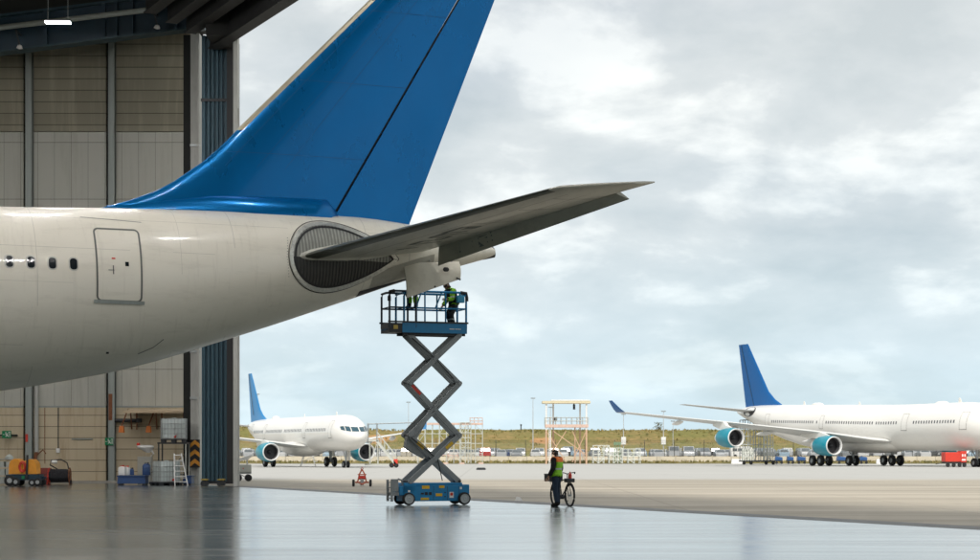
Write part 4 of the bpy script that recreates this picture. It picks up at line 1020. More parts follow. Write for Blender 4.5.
# ------------------------------------------------------------------ people
skin = mat('skin', (.42,.25,.17), .55, 0, .08, 20)
def person(name, label, loc, rz, J, look, mats, hair_c, held=None):
    """J: joint positions (faces -y, x+ is the person's left); skinned body, clothing shells as children"""
    root = thing(name, label, 'person', loc, rz)
    P = [('pelvis',J['pelvis'],.15,.115,None)]
    def nd(n_, p, r1, par, r2=None): P.append((n_, V(p), r1, r2 or r1, par))
    nd('waist', V(J['pelvis'])*.6+V(J['chest'])*.4, .145, 'pelvis', .11); nd('chest', J['chest'], .17, 'waist', .125); nd('upper', V(J['chest'])*.45+V(J['neck'])*.55, .13, 'chest', .10)
    nd('neck', J['neck'], .058, 'upper'); hd = V(J['head']); fw = V(look).normalized()
    nd('jaw', V(J['neck'])*.35+hd*.65+fw*.02, .075, 'neck'); nd('skull', hd+V((0,0,.03))-fw*.012, .098, 'jaw', .105); nd('crown', hd+V((0,0,.085))-fw*.02, .07, 'skull')
    nd('nose', hd+fw*.115+V((0,0,-.012)), .014, 'skull')
    for s in 'lr':
        sg = 1 if s == 'l' else -1
        nd('sh'+s, J['sh'+s], .07, 'upper'); nd('el'+s, J['el'+s], .048, 'sh'+s); nd('wr'+s, J['wr'+s], .031, 'el'+s)
        dv = (V(J['wr'+s])-V(J['el'+s])).normalized(); nd('pm'+s, V(J['wr'+s])+dv*.075, .036, 'wr'+s, .02)
        nd('hp'+s, J['hp'+s], .098, 'pelvis'); nd('kn'+s, J['kn'+s], .064, 'hp'+s); nd('an'+s, J['an'+s], .046, 'kn'+s)
        fd = V(J.get('toe'+s, V(J['an'+s])+V((sg*.03,-.16,-.05)))); nd('ft'+s, V(J['an'+s]).lerp(fd, .5)+V((0,0,-.02)), .045, 'an'+s); nd('to'+s, fd, .036, 'ft'+s)
    idx = {p[0]: i for i, p in enumerate(P)}
    me = bpy.data.meshes.new('tmp'); me.from_pydata([tuple(p[1]) for p in P], [(idx[p[4]], i) for i, p in enumerate(P) if p[4]], [])
    o = bpy.data.objects.new('tmp', me); COL.objects.link(o)
    sk = o.modifiers.new('Skin', 'SKIN'); sk.use_smooth_shade = True; ss = o.modifiers.new('Sub', 'SUBSURF'); ss.levels = ss.render_levels = 2
    for i, p in enumerate(P):
        v = me.skin_vertices[0].data[i]; v.radius = (p[2], p[3]); v.use_root = (i == 0)
    dg = bpy.context.evaluated_depsgraph_get(); bme = bpy.data.meshes.new_from_object(o.evaluated_get(dg)); bpy.data.objects.remove(o)
    mb = MB(); mb.add([v.co.copy() for v in bme.vertices], [tuple(p.vertices) for p in bme.polygons], 0, True)
    for s in 'lr':                                   # five fingers each hand
        sg = 1 if s == 'l' else -1
        wr = V(J['wr'+s]); dv = (wr-V(J['el'+s])).normalized(); pm = wr+dv*.085; side = dv.cross(V((1,0,0)))
        side = side.normalized() if side.length > .1 else V((0,1,0)); palm = dv.cross(side).normalized()*(-sg)
        for k, (of, ln) in enumerate(((-.030,.070),(-.010,.082),(.010,.076),(.029,.058))):
            a = pm+side*of; b_ = a+dv*ln*.55+palm*.008; c = b_+dv*ln*.45+palm*.028
            mb.path([a, b_, c], [.0100,.0092,.007], 6)
        a = wr+dv*.03+side*(-.03); mb.path([a, a+dv*.032-side*.028+palm*.01, a+dv*.062-side*.03+palm*.03], [.012,.0105,.008], 6)
    sd = fw.cross(V((0,0,1))).normalized()
    body = mb.build('body', mats['skin'], root, angle=180)
    m_ = MB()
    for k in (-1, 1): m_.sphere(hd+fw*.088+sd*k*.034+V((0,0,.012)), .012, 8)
    m_.build('eye', M['white'] if False else M['black'], body)
    m_ = MB()
    for k in (-1, 1): m_.sphere(hd+sd*k*.095-fw*.005+V((0,0,-.005)), .03, 8, sc=(.5,.7,1.1))
    m_.build('ear', mats['skin'], body)
    m_ = MB(); m_.bar(hd+fw*.092-sd*.022+V((0,0,-.058)), hd+fw*.092+sd*.022+V((0,0,-.058)), .012, .008); m_.build('mouth', mat('lips', (.30,.12,.10), .5), body)
    bm = bmesh.new(); bm.from_mesh(bme); bm.normal_update()
    def shell(nm, test, off, mt, par):
        keep = {}; vs = []; fs = []
        for f in bm.faces:
            if test(f.calc_center_median()):
                g = []
                for v in f.verts:
                    if v.index not in keep: keep[v.index] = len(vs); vs.append(v.co+v.normal*off)
                    g.append(keep[v.index])
                fs.append(g)
        q_ = MB(); q_.add(vs, fs, 0, True); o = q_.build(nm, mt, par, angle=180)
        so_ = o.modifiers.new('Solidify', 'SOLIDIFY'); so_.thickness = .008; so_.offset = 1
        return o
    def dseg(p, a, b_):
        a, b_ = V(a), V(b_); t = max(0, min(1, (p-a).dot(b_-a)/max(1e-6, (b_-a).length_squared))); return (p-a.lerp(b_, t)).length
    def arm(p): return min(min(dseg(p, J['sh'+s], J['el'+s]), dseg(p, J['el'+s], J['wr'+s])) for s in 'lr')
    def wrist(p): return min(dseg(p, J['wr'+s], V(J['wr'+s])*2.6-V(J['el'+s])*1.6) for s in 'lr')
    def torso(p): return dseg(p, J['pelvis'], J['neck'])
    def leg(p): return min(min(dseg(p, J['hp'+s], J['kn'+s]), dseg(p, J['kn'+s], J['an'+s])) for s in 'lr')
    def foot(p): return min(dseg(p, J['an'+s], J.get('toe'+s, V(J['an'+s])+V((0,-.16,-.05)))) for s in 'lr')
    zp = J['pelvis'][2]; zn = J['neck'][2]
    up = lambda p: (p.z > zp-.04 and p.z < zn+.0 and min(torso(p), 9) < .26) or (arm(p) < .12 and p.z < zn+.03)
    hand = lambda p: wrist(p) < .055
    shell('trousers', lambda p: p.z < zp+.08 and not hand(p) and foot(p) > .052 and not (arm(p) < .07 and leg(p) > .11), .012, mats['trousers'], root)
    shell('jacket', lambda p: up(p) and not hand(p) and dseg(p, J['neck'], J['head']) > .075, .02, mats['jacket'], root)
    if mats.get('vest'): shell('vest', lambda p: p.z > zp-.02 and p.z < zn-.02 and torso(p) < .21 and arm(p) > .055, .034, mats['vest'], root)
    shell('boots', lambda p: foot(p) < .085 and p.z < max(J['anl'][2], J['anr'][2])+.06, .012, mats['boots'], root)
    shell('hair', lambda p: (p-hd).length < .17 and p.z > hd.z-.07 and (p-hd-V((0,0,.03))).dot(fw) < .035+.5*max(0, p.z-hd.z-.07), .012, hair_c, body)
    bm.free(); return root
def vest_mat(name, zlo, bands, c_lo, c_hi, zsplit):
    m, n, l, b = newmat(name)
    tc = n.new('ShaderNodeTexCoord'); sp = n.new('ShaderNodeSeparateXYZ'); l.new(tc.outputs['Object'], sp.inputs[0]); z = sp.outputs[2]
    no = N(n, 'ShaderNodeTexNoise', Scale=14.0, Detail=4.0); l.new(tc.outputs['Object'], no.inputs['Vector'])
    col = mixc(n, l, math_n(n, l, 'GREATER_THAN', math_n(n, l, 'ADD', z, math_n(n, l, 'MULTIPLY', no.outputs['Fac'], .02)), zsplit), c_lo, c_hi)
    for (a, b_) in bands:
        k = math_n(n, l, 'MULTIPLY', math_n(n, l, 'GREATER_THAN', z, a), math_n(n, l, 'LESS_THAN', z, b_)); col = mixc(n, l, k, col, (.55,.57,.55))
    col = mixc(n, l, math_n(n, l, 'MULTIPLY', no.outputs['Fac'], .35), col, (.04,.05,.02))
    l.new(col, b.inputs['Base Color']); b.inputs['Roughness'].default_value = .8
    bp = N(n, 'ShaderNodeBump', Strength=.5, Distance=.02); l.new(no.outputs['Fac'], bp.inputs['Height']); l.new(bp.outputs[0], b.inputs['Normal'])
    return m
J0 = dict(pelvis=(0,0,.93), chest=(0,.015,1.24), neck=(0,.0,1.47), head=(0,-.03,1.62), shl=(.18,.01,1.40), shr=(-.18,.01,1.40), ell=(.25,.03,1.12), elr=(-.25,.03,1.12), wrl=(.26,-.06,.88), wrr=(-.26,-.06,.88),
          hpl=(.095,0,.90), hpr=(-.095,0,.90), knl=(.10,-.03,.49), knr=(-.10,-.03,.49), anl=(.10,.01,.10), anr=(-.10,.01,.10), toel=(.12,-.16,.035), toer=(-.12,-.16,.035))
cloth = lambda nm, c: mat(nm, c, .9, 0, .25, 9, bump=.35, bscale=14, spec=.2)
hair_d = mat('dark_hair', (.012,.009,.007), .7, 0, .3, 30, bump=.5, bscale=90)
hv = (.30,.72,.03)
mp_ = at(556.5, 507, 54.9)
JM = dict(J0); JM.update(head=(0,-.045,1.61), wrl=(.24,-.14,.90), ell=(.245,.0,1.12), wrr=(-.25,-.10,.87), anl=(.09,.06,.10), toel=(.11,-.11,.035), knl=(.09,.0,.49))
man = person('person', 'person standing beside the bicycle in an orange and green hi-vis vest, looking up', (mp_.x, 54.9, .006), radians(-118), JM, (0,-1,.35),
   dict(skin=skin, trousers=cloth('dark_denim', (.025,.04,.065)), jacket=cloth('black_jacket', (.018,.018,.02)), vest=vest_mat('hi_vis_vest', 0, ((1.10,1.15),), hv, (.85,.20,.03), 1.34), boots=cloth('black_boots', (.012,.012,.012))), hair_d)
J2 = dict(J0); J2.update(head=(0,-.21,1.37), neck=(0,-.12,1.25), chest=(0,-.02,1.07), pelvis=(0,.07,.83), hpl=(.095,.06,.81), hpr=(-.095,.06,.81), knl=(.11,-.10,.46), knr=(-.11,-.09,.46), shl=(.18,-.09,1.19), shr=(-.18,-.08,1.19), ell=(.27,-.13,.93), wrl=(.25,-.32,.92), elr=(-.26,-.07,.92), wrr=(-.25,-.22,.74))
ov = cloth('navy_overall', (.016,.018,.026))
w1 = person('person', 'worker standing at the right end of the lift platform in a green hi-vis jacket', on_lift(.66,-.10,pz+.03), radians(-62), J2, (0,-1,.55),
   dict(skin=skin, trousers=vest_mat('banded_overall', 0, ((.30,.345),), (.016,.018,.026), (.016,.018,.026), 3), jacket=vest_mat('hi_vis_jacket', 0, ((.98,1.02),(1.12,1.16)), hv, hv, 9), vest=ov, boots=vest_mat('hi_vis_boot_cover', 0, (), (.22,.50,.03), (.22,.5,.03), 9)), hair_d)
m_ = MB()   # dark bib over the hi-vis jacket front
J3 = dict(J0); J3.update(shl=(.18,-.02,1.40), ell=(.28,-.20,1.52), wrl=(.20,-.25,1.74), shr=(-.18,-.02,1.40), elr=(-.28,-.2,1.50), wrr=(-.2,-.26,1.72), anl=(.13,.0,.10), anr=(-.13,.02,.10), knl=(.12,-.05,.49), knr=(-.11,-.02,.49), toel=(.17,-.13,.03), toer=(-.14,-.14,.035))
w2 = person('person', 'worker whose dark trousers and green shin bands show under the open access door', on_lift(-.46,.42,pz+.69), radians(-30), J3, (0,-1,.5),
   dict(skin=skin, trousers=vest_mat('banded_trousers', 0, ((.20,.23),(.36,.39)), (.016,.018,.026), (.016,.018,.026), 3), jacket=ov, vest=None, boots=cloth('black_boots', (.012,.012,.012))), hair_d)
m_ = MB()
for s in 'lr':
    a, k = V(J3['an'+s]), V(J3['kn'+s]); m_.tube(a.lerp(k, .22), a.lerp(k, .66), .080, .092, n=14)
m_.build('shin_band', mat('shin_hi_vis', hv, .8, 0, .3, 12), w2)

# ------------------------------------------------------------------ bicycle
bx = at(562.5, 507.3, 55.6)
bike = thing('bicycle', 'black bicycle with carrier box standing behind the person in the orange vest', 'bicycle', (bx.x, 55.6, .006), radians(-68))
blk = mat('bicycle_black', (.014,.014,.016), .35, .2, .15, 8)
r = .335
def wheel(x):
    m_ = MB(); ring = []
    for i in range(33):
        a = 2*pi*i/32; ring.append((x+r*cos(a)*.96, 0, r+r*sin(a)*.96-.0))
    m_.path(ring, .032, 8); w_ = m_.build('wheel', M['rubber'], bike)
    m_ = MB(); m_.path([(x+.30*cos(2*pi*i/32), 0, r+.30*sin(2*pi*i/32)) for i in range(33)], .009, 6)
    m_.build('rim', M['metal'], w_)
    m_ = MB()
    for i in range(24):
        a = 2*pi*i/24; m_.tube((x, .02*(1 if i % 2 else -1), r), (x+.30*cos(a), 0, r+.30*sin(a)), .0018, n=4)
    m_.tube((x,-.05,r), (x,.05,r), .025, n=8); m_.build('spokes', M['steel'], w_)
    m_ = MB(); m_.path([(x+.37*cos(a), 0, r+.37*sin(a)) for a in [radians(20+150*k/12) for k in range(13)]], .016, 6); m_.build('mudguard', blk, bike)
wheel(-.53); wheel(.53)
m_ = MB(); bb = (-.06,0,.28); hd_ = (.38,0,.80); hb_ = (.42,0,.64); st_ = (-.20,0,.78)
for a, b_ in ((bb, hb_), (bb, st_), (st_, hd_)): m_.tube(a, b_, .017, n=8)
m_.tube(hd_, hb_, .02, n=8)
for s in (-1, 1):
    m_.tube((hb_[0], .03*s, hb_[2]-.02), (.53,.05*s,r), .012, n=6); m_.tube((bb[0],.03*s,bb[2]), (-.53,.05*s,r), .010, n=6); m_.tube((st_[0],.02*s,st_[2]-.05), (-.53,.05*s,r), .009, n=6)
m_.tube((.36,0,.8), (.34,0,.97), .014, n=8); m_.tube(st_, (-.235,0,.90), .014, n=8)
m_.build('frame', blk, bike)
m_ = MB(); m_.path([(.20,-.31,.98),(.33,-.26,1.02),(.38,-.1,1.0),(.34,0,.97),(.38,.1,1.0),(.33,.26,1.02),(.20,.31,.98)], .014, 8); hbar = m_.build('handlebar', blk, bike)
m_ = MB()
for s in (-1,1): m_.tube((.20,.31*s,.98), (.30,.275*s,1.01), .02, n=8)
m_.build('grip', M['rubber'], hbar)
m_ = MB(); rs = []
for (x_, w_, h_) in ((-.37,.07,.02),(-.33,.10,.03),(-.25,.085,.035),(-.16,.04,.03),(-.08,.025,.02),(-.06,.01,.01)): rs.append([(x_, w_*cos(2*pi*i/12), .925+h_*sin(2*pi*i/12)) for i in range(12)])
m_.loft(rs); m_.build('saddle', M['black'], bike)
m_ = MB(); m_.tube((-.06,-.06,.28), (-.06,.06,.28), .07, n=14); m_.bar((-.06,.07,.28), (.06,.07,.16), .02); m_.bar((-.06,-.07,.28), (-.18,-.07,.40), .02); m_.box(.02,.10,.06,.15,.15,.17); m_.box(-.22,-.14,-.15,-.06,.39,.41); m_.build('crank', M['dark_steel'], bike)
m_ = MB(); m_.tube((-.14,.06,.3), (-.10,.28,.01), .010, n=6); m_.tube((-.14,-.06,.3), (-.2,-.2,.02), .010, n=6); m_.build('kickstand', M['steel'], bike)
m_ = MB(); 
for s in (-1,1): m_.tube((-.24,.06*s,.72), (-.80,.07*s,.72), .008, n=6); m_.tube((-.74,.07*s,.72), (-.53,.06*s,r), .007, n=6)
m_.build('rear_rack', blk, bike)
m_ = MB(); m_.box(-.92,-.42,-.20,.20,.735,.95); m_.box(-.93,-.41,-.21,.21,.945,.965); m_.build('carrier_box', M['black'], bike, bevel=.012)
m_ = MB(); m_.box(.40,.60,-.14,.14,.72,.84); m_.build('front_basket', M['dark_steel'], bike, bevel=.02)
m_ = MB(); m_.lathe([(.0,0),(.055,0),(.055,.2),(.04,.24),(.02,.26),(.02,.3),(.0,.3)], (.50,.02,.74), (0,0,1), 14)
bt = m_.build('red_bottle', M['red'], None, None); bt.name = 'fire_extinguisher'
bt.parent = None; bt.matrix_world = Matrix.Translation((bx.x,55.6,.006)) @ Matrix.Rotation(radians(-68),4,'Z'); tag(bt, 'small red bottle carried in the front basket of the black bicycle', 'bottle')

# ------------------------------------------------------------------ things along the hangar wall
def ibc(name, label, p, rz, grp):
    t = thing(name, label, 'tank', p, rz, grp)
    tankm = mat('milky_plastic', (.62,.68,.66), .35, 0, .1, 2, spec=.4)
    m_ = MB(); rs = []
    for z, k in ((.20,.97),(.26,1),(.5,.99),(.52,1),(.78,.99),(.80,1),(1.08,.99),(1.14,.95)):
        ring = []
        for i in range(32):
            a = 2*pi*i/32; c_, s_ = cos(a), sin(a); e_ = 6
            rr_ = (abs(c_)**e_+abs(s_)**e_)**(-1/e_); ring.append((.57*k*rr_*c_, .47*k*rr_*s_, z))
        rs.append(ring)
    m_.loft(rs); m_.tube((0,0,1.13),(0,0,1.19),.11,n=14); m_.build('tank', tankm, t)
    m_ = MB()
    for k in range(8):
        for y in (-.495,.495): m_.tube((-.56+.16*k,y,.16),(-.56+.16*k,y,1.16),.009,n=5)
    for k in range(7):
        for x in (-.595,.595): m_.tube((x,-.46+.153*k,.16),(x,-.46+.153*k,1.16),.009,n=5)
    for z in (.18,.42,.66,.90,1.15):
        m_.path([(-.595,-.495,z),(.595,-.495,z),(.595,.495,z),(-.595,.495,z),(-.595,-.495,z)], .011, 5)
    m_.build('cage', M['steel'], t)
    m_ = MB(); m_.box(-.6,.6,-.5,.5,.11,.16)
    for x in (-.5,0,.5):
        for y in (-.42,0,.42): m_.box(x-.09,x+.09,y-.07,y+.07,0,.11)
    m_.build('pallet', M['dark_steel'], t)
    m_ = MB(); m_.tube((.1,-.44,.26),(.1,-.58,.26),.05,n=10); m_.bar((.1,-.53,.32),(.2,-.53,.32),.03); m_.build('valve', M['red'], t)
    return t
p = at(166, 486, 88.2); ibc('liquid_tank', 'milky caged liquid tank standing on the floor beside the white step ladder', (p.x, 88.3, .006), radians(38), 'caged liquid tanks')
ps = at(174, 470, 90.6)
st = thing('tank_stand', 'dark steel stand carrying the upper caged tank against the hangar wall', 'stand', (ps.x, 90.6, .006))
zs_ = 1.98
for x in (-.66,.66):
    for y in (-.5,.5): MB().bar((x,y,0),(x,y,zs_),.06).build('leg', M['pale'] if x > 0 else M['dark_steel'], st)
m_ = MB(); m_.box(-.72,.72,-.55,.55,zs_,zs_+.08); m_.bar((-.66,-.5,.5),(.66,-.5,.5),.04); m_.bar((-.66,.5,.4),(.66,.5,1.7),.03); m_.build('deck', M['dark_steel'], st)
ibc('liquid_tank', 'milky caged liquid tank set on top of the dark steel stand', (ps.x, 90.6, zs_+.09), radians(4), 'caged liquid tanks')
p = at(180, 486, 87.6)
ld = thing('step_ladder', 'white aluminium step ladder leaning open beside the caged tank', 'ladder', (p.x, 87.7, .006), radians(6))
m_ = MB(); zt = 1.52
for s in (-1,1): m_.bar((s*.30+.06,-.20,0),(s*.17-.14,.22,zt),.05,.03)
m_.build('rail', M['white'], ld)
for k in range(6):
    u = (k+.7)/6; z = zt*u; hw = .30-.13*u; cx_ = .06-.20*u; y = -.2+.42*u
    m_ = MB(); m_.box(cx_-hw,cx_+hw,y-.05,y+.05,z-.018,z+.018); m_.build('tread', M['white'], ld)
m_ = MB()
for s in (-1,1): m_.bar((s*.24+.06,.75,0),(s*.16-.14,.24,zt),.035,.025)
m_.bar((-.15,.6,.35),(.27,.6,.35),.025); m_.build('rear_frame', M['white'], ld)
spill = mat('spill_tray_blue', (.015,.06,.19), .5, 0, .2, 4, dirt=(.05,.05,.05), dirt_amt=.3)
def tray(px0, px1, D, label):
    a, b_ = at(px0,0,D).x, at(px1,0,D).x; c = (a+b_)/2; h = (b_-a)/2
    t = thing('spill_tray', label, 'spill tray', (c, D, .006), 0, 'blue spill trays by the wall')
    m_ = MB(); m_.prism([(-h,-.45,.08),(h,-.45,.08),(h-.03,-.42,.44),(-h+.03,-.42,.44)], (0,.87,0)); m_.box(-h-.02,h+.02,-.47,.45,.40,.46); m_.build('tray', spill, t, bevel=.01)
    for x in (-h+.1,h-.1): MB().box(x-.07,x+.07,-.4,.4,0,.08).build('skid', M['dark_steel'], t)
    m_ = MB(); n_ = max(3, int(h*12))
    for k in range(n_): x = -h+.06+(2*h-.12)*k/(n_-1); m_.box(x-.012,x+.012,-.42,.40,.463,.475)
    m_.build('grating', M['steel'], t)
    return c
tray(119, 147, 88.9, 'long blue spill tray holding canisters, left of the floor-standing caged tank')
tray(184, 193, 88.9, 'short blue spill tray half hidden behind the white step ladder')
def can(px, D, label, mt, w_=.17, h_=.42, z=.485, cat='canister'):
    p = at(px, 0, D); t = thing('canister', label, cat, (p.x, D, z), radians(R.uniform(-20,20)), 'canisters on the spill tray')
    m_ = MB(); m_.loft([[(w_*k*sx, w_*.8*k*sy, zz) for sx, sy in ((1,.7),(.8,1),(-.8,1),(-1,.7),(-1,-.7),(-.8,-1),(.8,-1),(1,-.7))] for zz, k in ((0,.95),(.03,1),(h_*.8,1),(h_*.93,.8),(h_,.35))]); m_.build('body', mt, t)
    m_ = MB(); m_.tube((w_*.4,0,h_*.95),(w_*.4,0,h_+.06),.045,n=10); m_.path([(-w_*.6,0,h_*.85),(-w_*.4,0,h_+.03),(0,0,h_+.03),(w_*.15,0,h_*.95)],.02,6); m_.build('cap', M['red'] if mt is M['white'] else M['black'], t)
can(122, 88.75, 'white plastic canister, leftmost on the long blue tray', M['white'])
can(126.8, 89.0, 'white plastic canister beside the leftmost one on the long blue tray', M['white'], .15, .40)
can(131.5, 89.1, 'dark blue canister in the middle of the long blue tray', spill, .12, .3)
can(146.5, 88.8, 'tall blue drum at the right end of the long blue tray', spill, .19, .55, cat='drum')
# steel cabinet with a white funnel and hose above it
p = at(144, 478, 91.5)
cb = thing('dispenser_cabinet', 'pale grey dispenser cabinet behind the blue tray with white funnel on top', 'cabinet', (p.x, 91.8, .006))
m_ = MB(); m_.box(-.34,.34,-.25,.25,.10,1.36); m_.build('body', mat('cabinet_steel', (.42,.41,.36), .35, .5, .12, 3), cb, bevel=.015)
m_ = MB(); m_.box(-.30,.30,-.262,-.25,.16,1.3); m_.build('door', mat('cabinet_steel', (.42,.41,.36)), cb, bevel=.004)
m_ = MB(); m_.tube((.18,-.26,.98),(.18,-.31,.98),.07,n=12); m_.build('gauge', M['white'], cb)
m_ = MB(); m_.path([(.3,-.2,.8),(.45,-.3,.6),(.1,-.35,.45),(-.1,-.4,.3)],.018,6); m_.build('hose', M['black'], cb)
for x in (-.28,.28): MB().box(x-.05,x+.05,-.2,.2,0,.1).build('foot', M['dark_steel'], cb)
m_ = MB(); m_.loft([[(x+.55*k*cos(a)*sx_, .24*k*sin(a), z) for a in [2*pi*i/16 for i in range(16)]] for (z,k,sx_,x) in ((1.55,.25,.6,.15),(1.68,.5,.9,.1),(1.82,.9,.85,.02),(1.90,.75,1.,.0),(1.93,.4,1.,.05))]); m_.path([(.3,0,1.7),(.42,0,1.5),(.30,0,1.38)],.05,8)
m_.build('funnel', M['white'], cb)
m_ = MB(); m_.sphere((-.34,0,1.96),.09,10,sc=(1,1,1.1)); m_.build('red_cap', M['red'], cb)
# canopy shelf with brackets and two small orange fittings
xa_, xb_ = at(122,0,91.9).x, at(187.5,0,91.9).x; zc_ = at(0,411,91.9).z
t = thing('wall_canopy', 'long tan canopy board fixed over the tank stand on the wall', 'canopy', ((xa_+xb_)/2, WY-.1, zc_)); h = (xb_-xa_)/2
m_ = MB(); m_.prism([(-h,-2.3,-.09),(h,-2.3,-.09),(h,-.05,.06),(-h,-.05,.06)], (0,0,.10)); m_.build('board', mat('canopy_tan', (.60,.46,.30), .6, 0, .15, 2), t)
for x in (-h+.25, -.1, h-.35):
    m_ = MB(); m_.bar((x,-1.7,-.05),(x-.25,-.08,-.85),.06); m_.bar((x,-.07,-.9),(x,-.07,.05),.06); m_.build('bracket', M['rust'], t)
for i, px in enumerate((121.5, 148.5)):
    p = at(px, 427, 93.6); t = thing('wall_fitting', ['small orange wall fitting below the left end of the tan canopy','small orange wall fitting below the middle of the tan canopy'][i], 'wall lamp', p, 0, 'orange wall fittings')
    m_ = MB(); m_.prism([(-.13,-.1,-.28),(.13,-.1,-.28),(.09,-.1,.05),(-.09,-.1,.05)], (0,.3,0)); m_.build('shade', M['orange'], t, bevel=.01)
    m_ = MB(); m_.bar((0,0,.05),(.25,.4,.9),.05); m_.build('arm', M['rust'], t)
m_ = MB(); xp_ = at(113,0,WY-.25).x; m_.tube((xp_, WY-.25, at(0,420.5,WY).z), (at(141,0,WY).x, WY-.25, at(0,420.5,WY).z), .1, n=10); m_.box(at(138,0,WY).x, at(142,0,WY).x, WY-.45, WY-.05, at(0,422.5,WY).z, at(0,418.5,WY).z); m_.build('exhaust_arm', M['dark_steel'], hang)
# yellow compressor on a trolley
p = at(24, 487, 86.5)
cp = thing('compressor', 'yellow compressor with rounded twin hood on a dark four-wheeled trolley', 'compressor', (p.x, 86.6, .006))
hood = mat('compressor_yellow', (.76,.31,.03), .45, 0, .1, 3, dirt=(.25,.12,.03), dirt_amt=.25)
for x0_, x1_, hh in ((-.64,-.02,.72),(.0,.66,.70)):
    pr = [(x0_, .56)]+[((x0_+x1_)/2-(x1_-x0_)/2*cos(pi*k/12)*(1 if k not in (0,12) else 1), .56+hh*(sin(pi*k/12)**.45)) for k in range(0,13)]+[(x1_, .56)]
    m_ = MB(); m_.prism([(a, -.42, b_) for a, b_ in pr], (0,.84,0)); m_.build('hood', hood, cp, bevel=.02)
m_ = MB(); m_.box(-.78,.82,-.44,.44,.28,.54); m_.bar((.82,0,.4),(1.02,0,.4),.08); m_.build('trolley', M['beam_blue'], cp, bevel=.015)
m_ = MB(); m_.tube((.22,-.5,.3),(.26,-.5,1.45),.05,n=8); m_.build('handle_post', M['dark_steel'], cp)
m_ = MB(); m_.path([(.02+.16*cos(a), -.46, .90+.24*sin(a)) for a in [2*pi*k/20 for k in range(21)]],.035,6); m_.path([(.02+.10*cos(a), -.47, .90+.17*sin(a)) for a in [2*pi*k/20 for k in range(21)]],.03,6); m_.build('red_hose', M['red'], cp)
m_ = MB(); m_.box(-.02,.12,-.452,-.44,.34,.48); m_.build('green_label', M['green'], cp)
for x, rr in ((-.58,.26),(-.30,.2),(.46,.17),(.72,.19)):
    for y in (-.42,.42):
        m_ = MB(); m_.lathe([(.0,-.07),(rr*.8,-.07),(rr,-.04),(rr,.04),(rr*.8,.07),(.0,.07)], (x,y,rr), (0,1,0), 20); w_ = m_.build('wheel', M['rubber'], cp)
        m_ = MB(); m_.lathe([(.0,.075),(rr*.45,.075),(rr*.5,.06)], (x,y,rr), (0,1 if y > 0 else -1,0), 14); m_.build('hub', M['steel'], w_)
p = at(4.5, 487, 87.4)
rk = thing('storage_rack', 'grey wire storage rack stacked with pale boxes at the left edge', 'rack', (p.x, 87.8, .006))
m_ = MB()
for x in (-.42,.42):
    for y in (-.3,.3): m_.tube((x,y,0),(x,y,1.28),.02,n=6)
for z in (.12,.5,.88,1.25): m_.box(-.43,.43,-.31,.31,z-.012,z+.012)
m_.build('frame', M['steel'], rk)
for k, z in enumerate((.13,.51,.89)):
    for x in (-.22,.19):
        t = MB(); w_ = R.uniform(.15,.19); t.box(-w_,w_,-.25,.25,0,R.uniform(.22,.30)); o = t.build('box', mat('rack_box_pale', (.40,.43,.40), .6, 0, .15, 5), None, (p.x+x, 87.8, z+.006), bevel=.01)
        tag(o, 'pale box on the %s shelf of the wire rack, %s side' % (('lowest','middle','top')[k], 'left' if x < 0 else 'right'), 'box', 'boxes on the wire rack')
m_ = MB(); m_.loft([[(.0+.2*k*cos(a), .2*k*sin(a), z) for a in [2*pi*i/12 for i in range(12)]] for z,k in ((0,1),(.1,.95),(.18,.5),(.22,.1))]); o = m_.build('covered_bundle', mat('rack_box_pale', (.4,.43,.4)), None, (p.x+.12, 87.8, 1.27)); tag(o, 'pale wrapped bundle lying on top of the wire storage rack', 'bundle')
p = at(42.5, 482, 91.5)
t = thing('tool_chest', 'dark red metal chest between the yellow compressor and the hose reel', 'chest', (p.x, 91.6, .006))
m_ = MB(); m_.box(-.33,.33,-.3,.3,.06,.74); m_.build('body', mat('chest_red', (.26,.05,.04), .5, 0, .2, 5, dirt=(.1,.04,.03), dirt_amt=.3), t, bevel=.02)
for z in (.28,.5): MB().box(-.30,.30,-.312,-.30,z-.008,z+.008).build('drawer_gap', M['black'], t)
MB().box(-.34,.34,-.31,.31,.74,.80).build('lid', mat('chest_red', (.26,.05,.04)), t, bevel=.012)
for x in (-.28,.28): MB().box(x-.04,x+.04,-.25,.25,0,.06).build('foot', M['black'], t)
p = at(58.5, 483, 90.8)
hr = thing('hose_reel', 'floor-standing reel of dark hose with red side frames by the wall', 'hose reel', (p.x, 91, .006), radians(4))
m_ = MB(); m_.path([(.46*cos(a)*0-.43+.86*(k/220), .30*cos(2*pi*k/20)*(1 if True else 0), .42+.30*sin(2*pi*k/20)) for k, a in [(k, 0) for k in range(221)]],.042,6); m_.tube((-.5,0,.42),(.5,0,.42),.22,n=20); m_.build('hose', M['hose'], hr)
for s in (-1,1):
    m_ = MB(); m_.path([(s*.5, .40*cos(2*pi*k/24), .42+.38*sin(2*pi*k/24)) for k in range(25)],.028,6)
    for a in (0, pi/3, 2*pi/3): m_.tube((s*.5,.4*cos(a),.42+.38*sin(a)),(s*.5,-.4*cos(a),.42-.38*sin(a)),.018,n=6)
    m_.bar((s*.54,-.35,.0),(s*.54,0,.42),.05); m_.bar((s*.54,.35,.0),(s*.54,0,.42),.05)
    m_.build('side_frame', M['red'] if s < 0 else M['rust'], hr)
    m_ = MB(); m_.lathe([(0,-.03),(.10,-.03),(.11,0),(.10,.03),(0,.03)],(s*.6,-.36,.11),(1,0,0),14); m_.build('wheel', M['rubber'], hr)
m_ = MB(); m_.path([(-.1,0,.75),(-.45,-.05,.95),(-.38,-.1,1.18),(.1,-.1,1.22),(.38,-.05,1.05),(.45,0,.75)],.032,6); m_.build('loose_hose', M['hose'], hr)
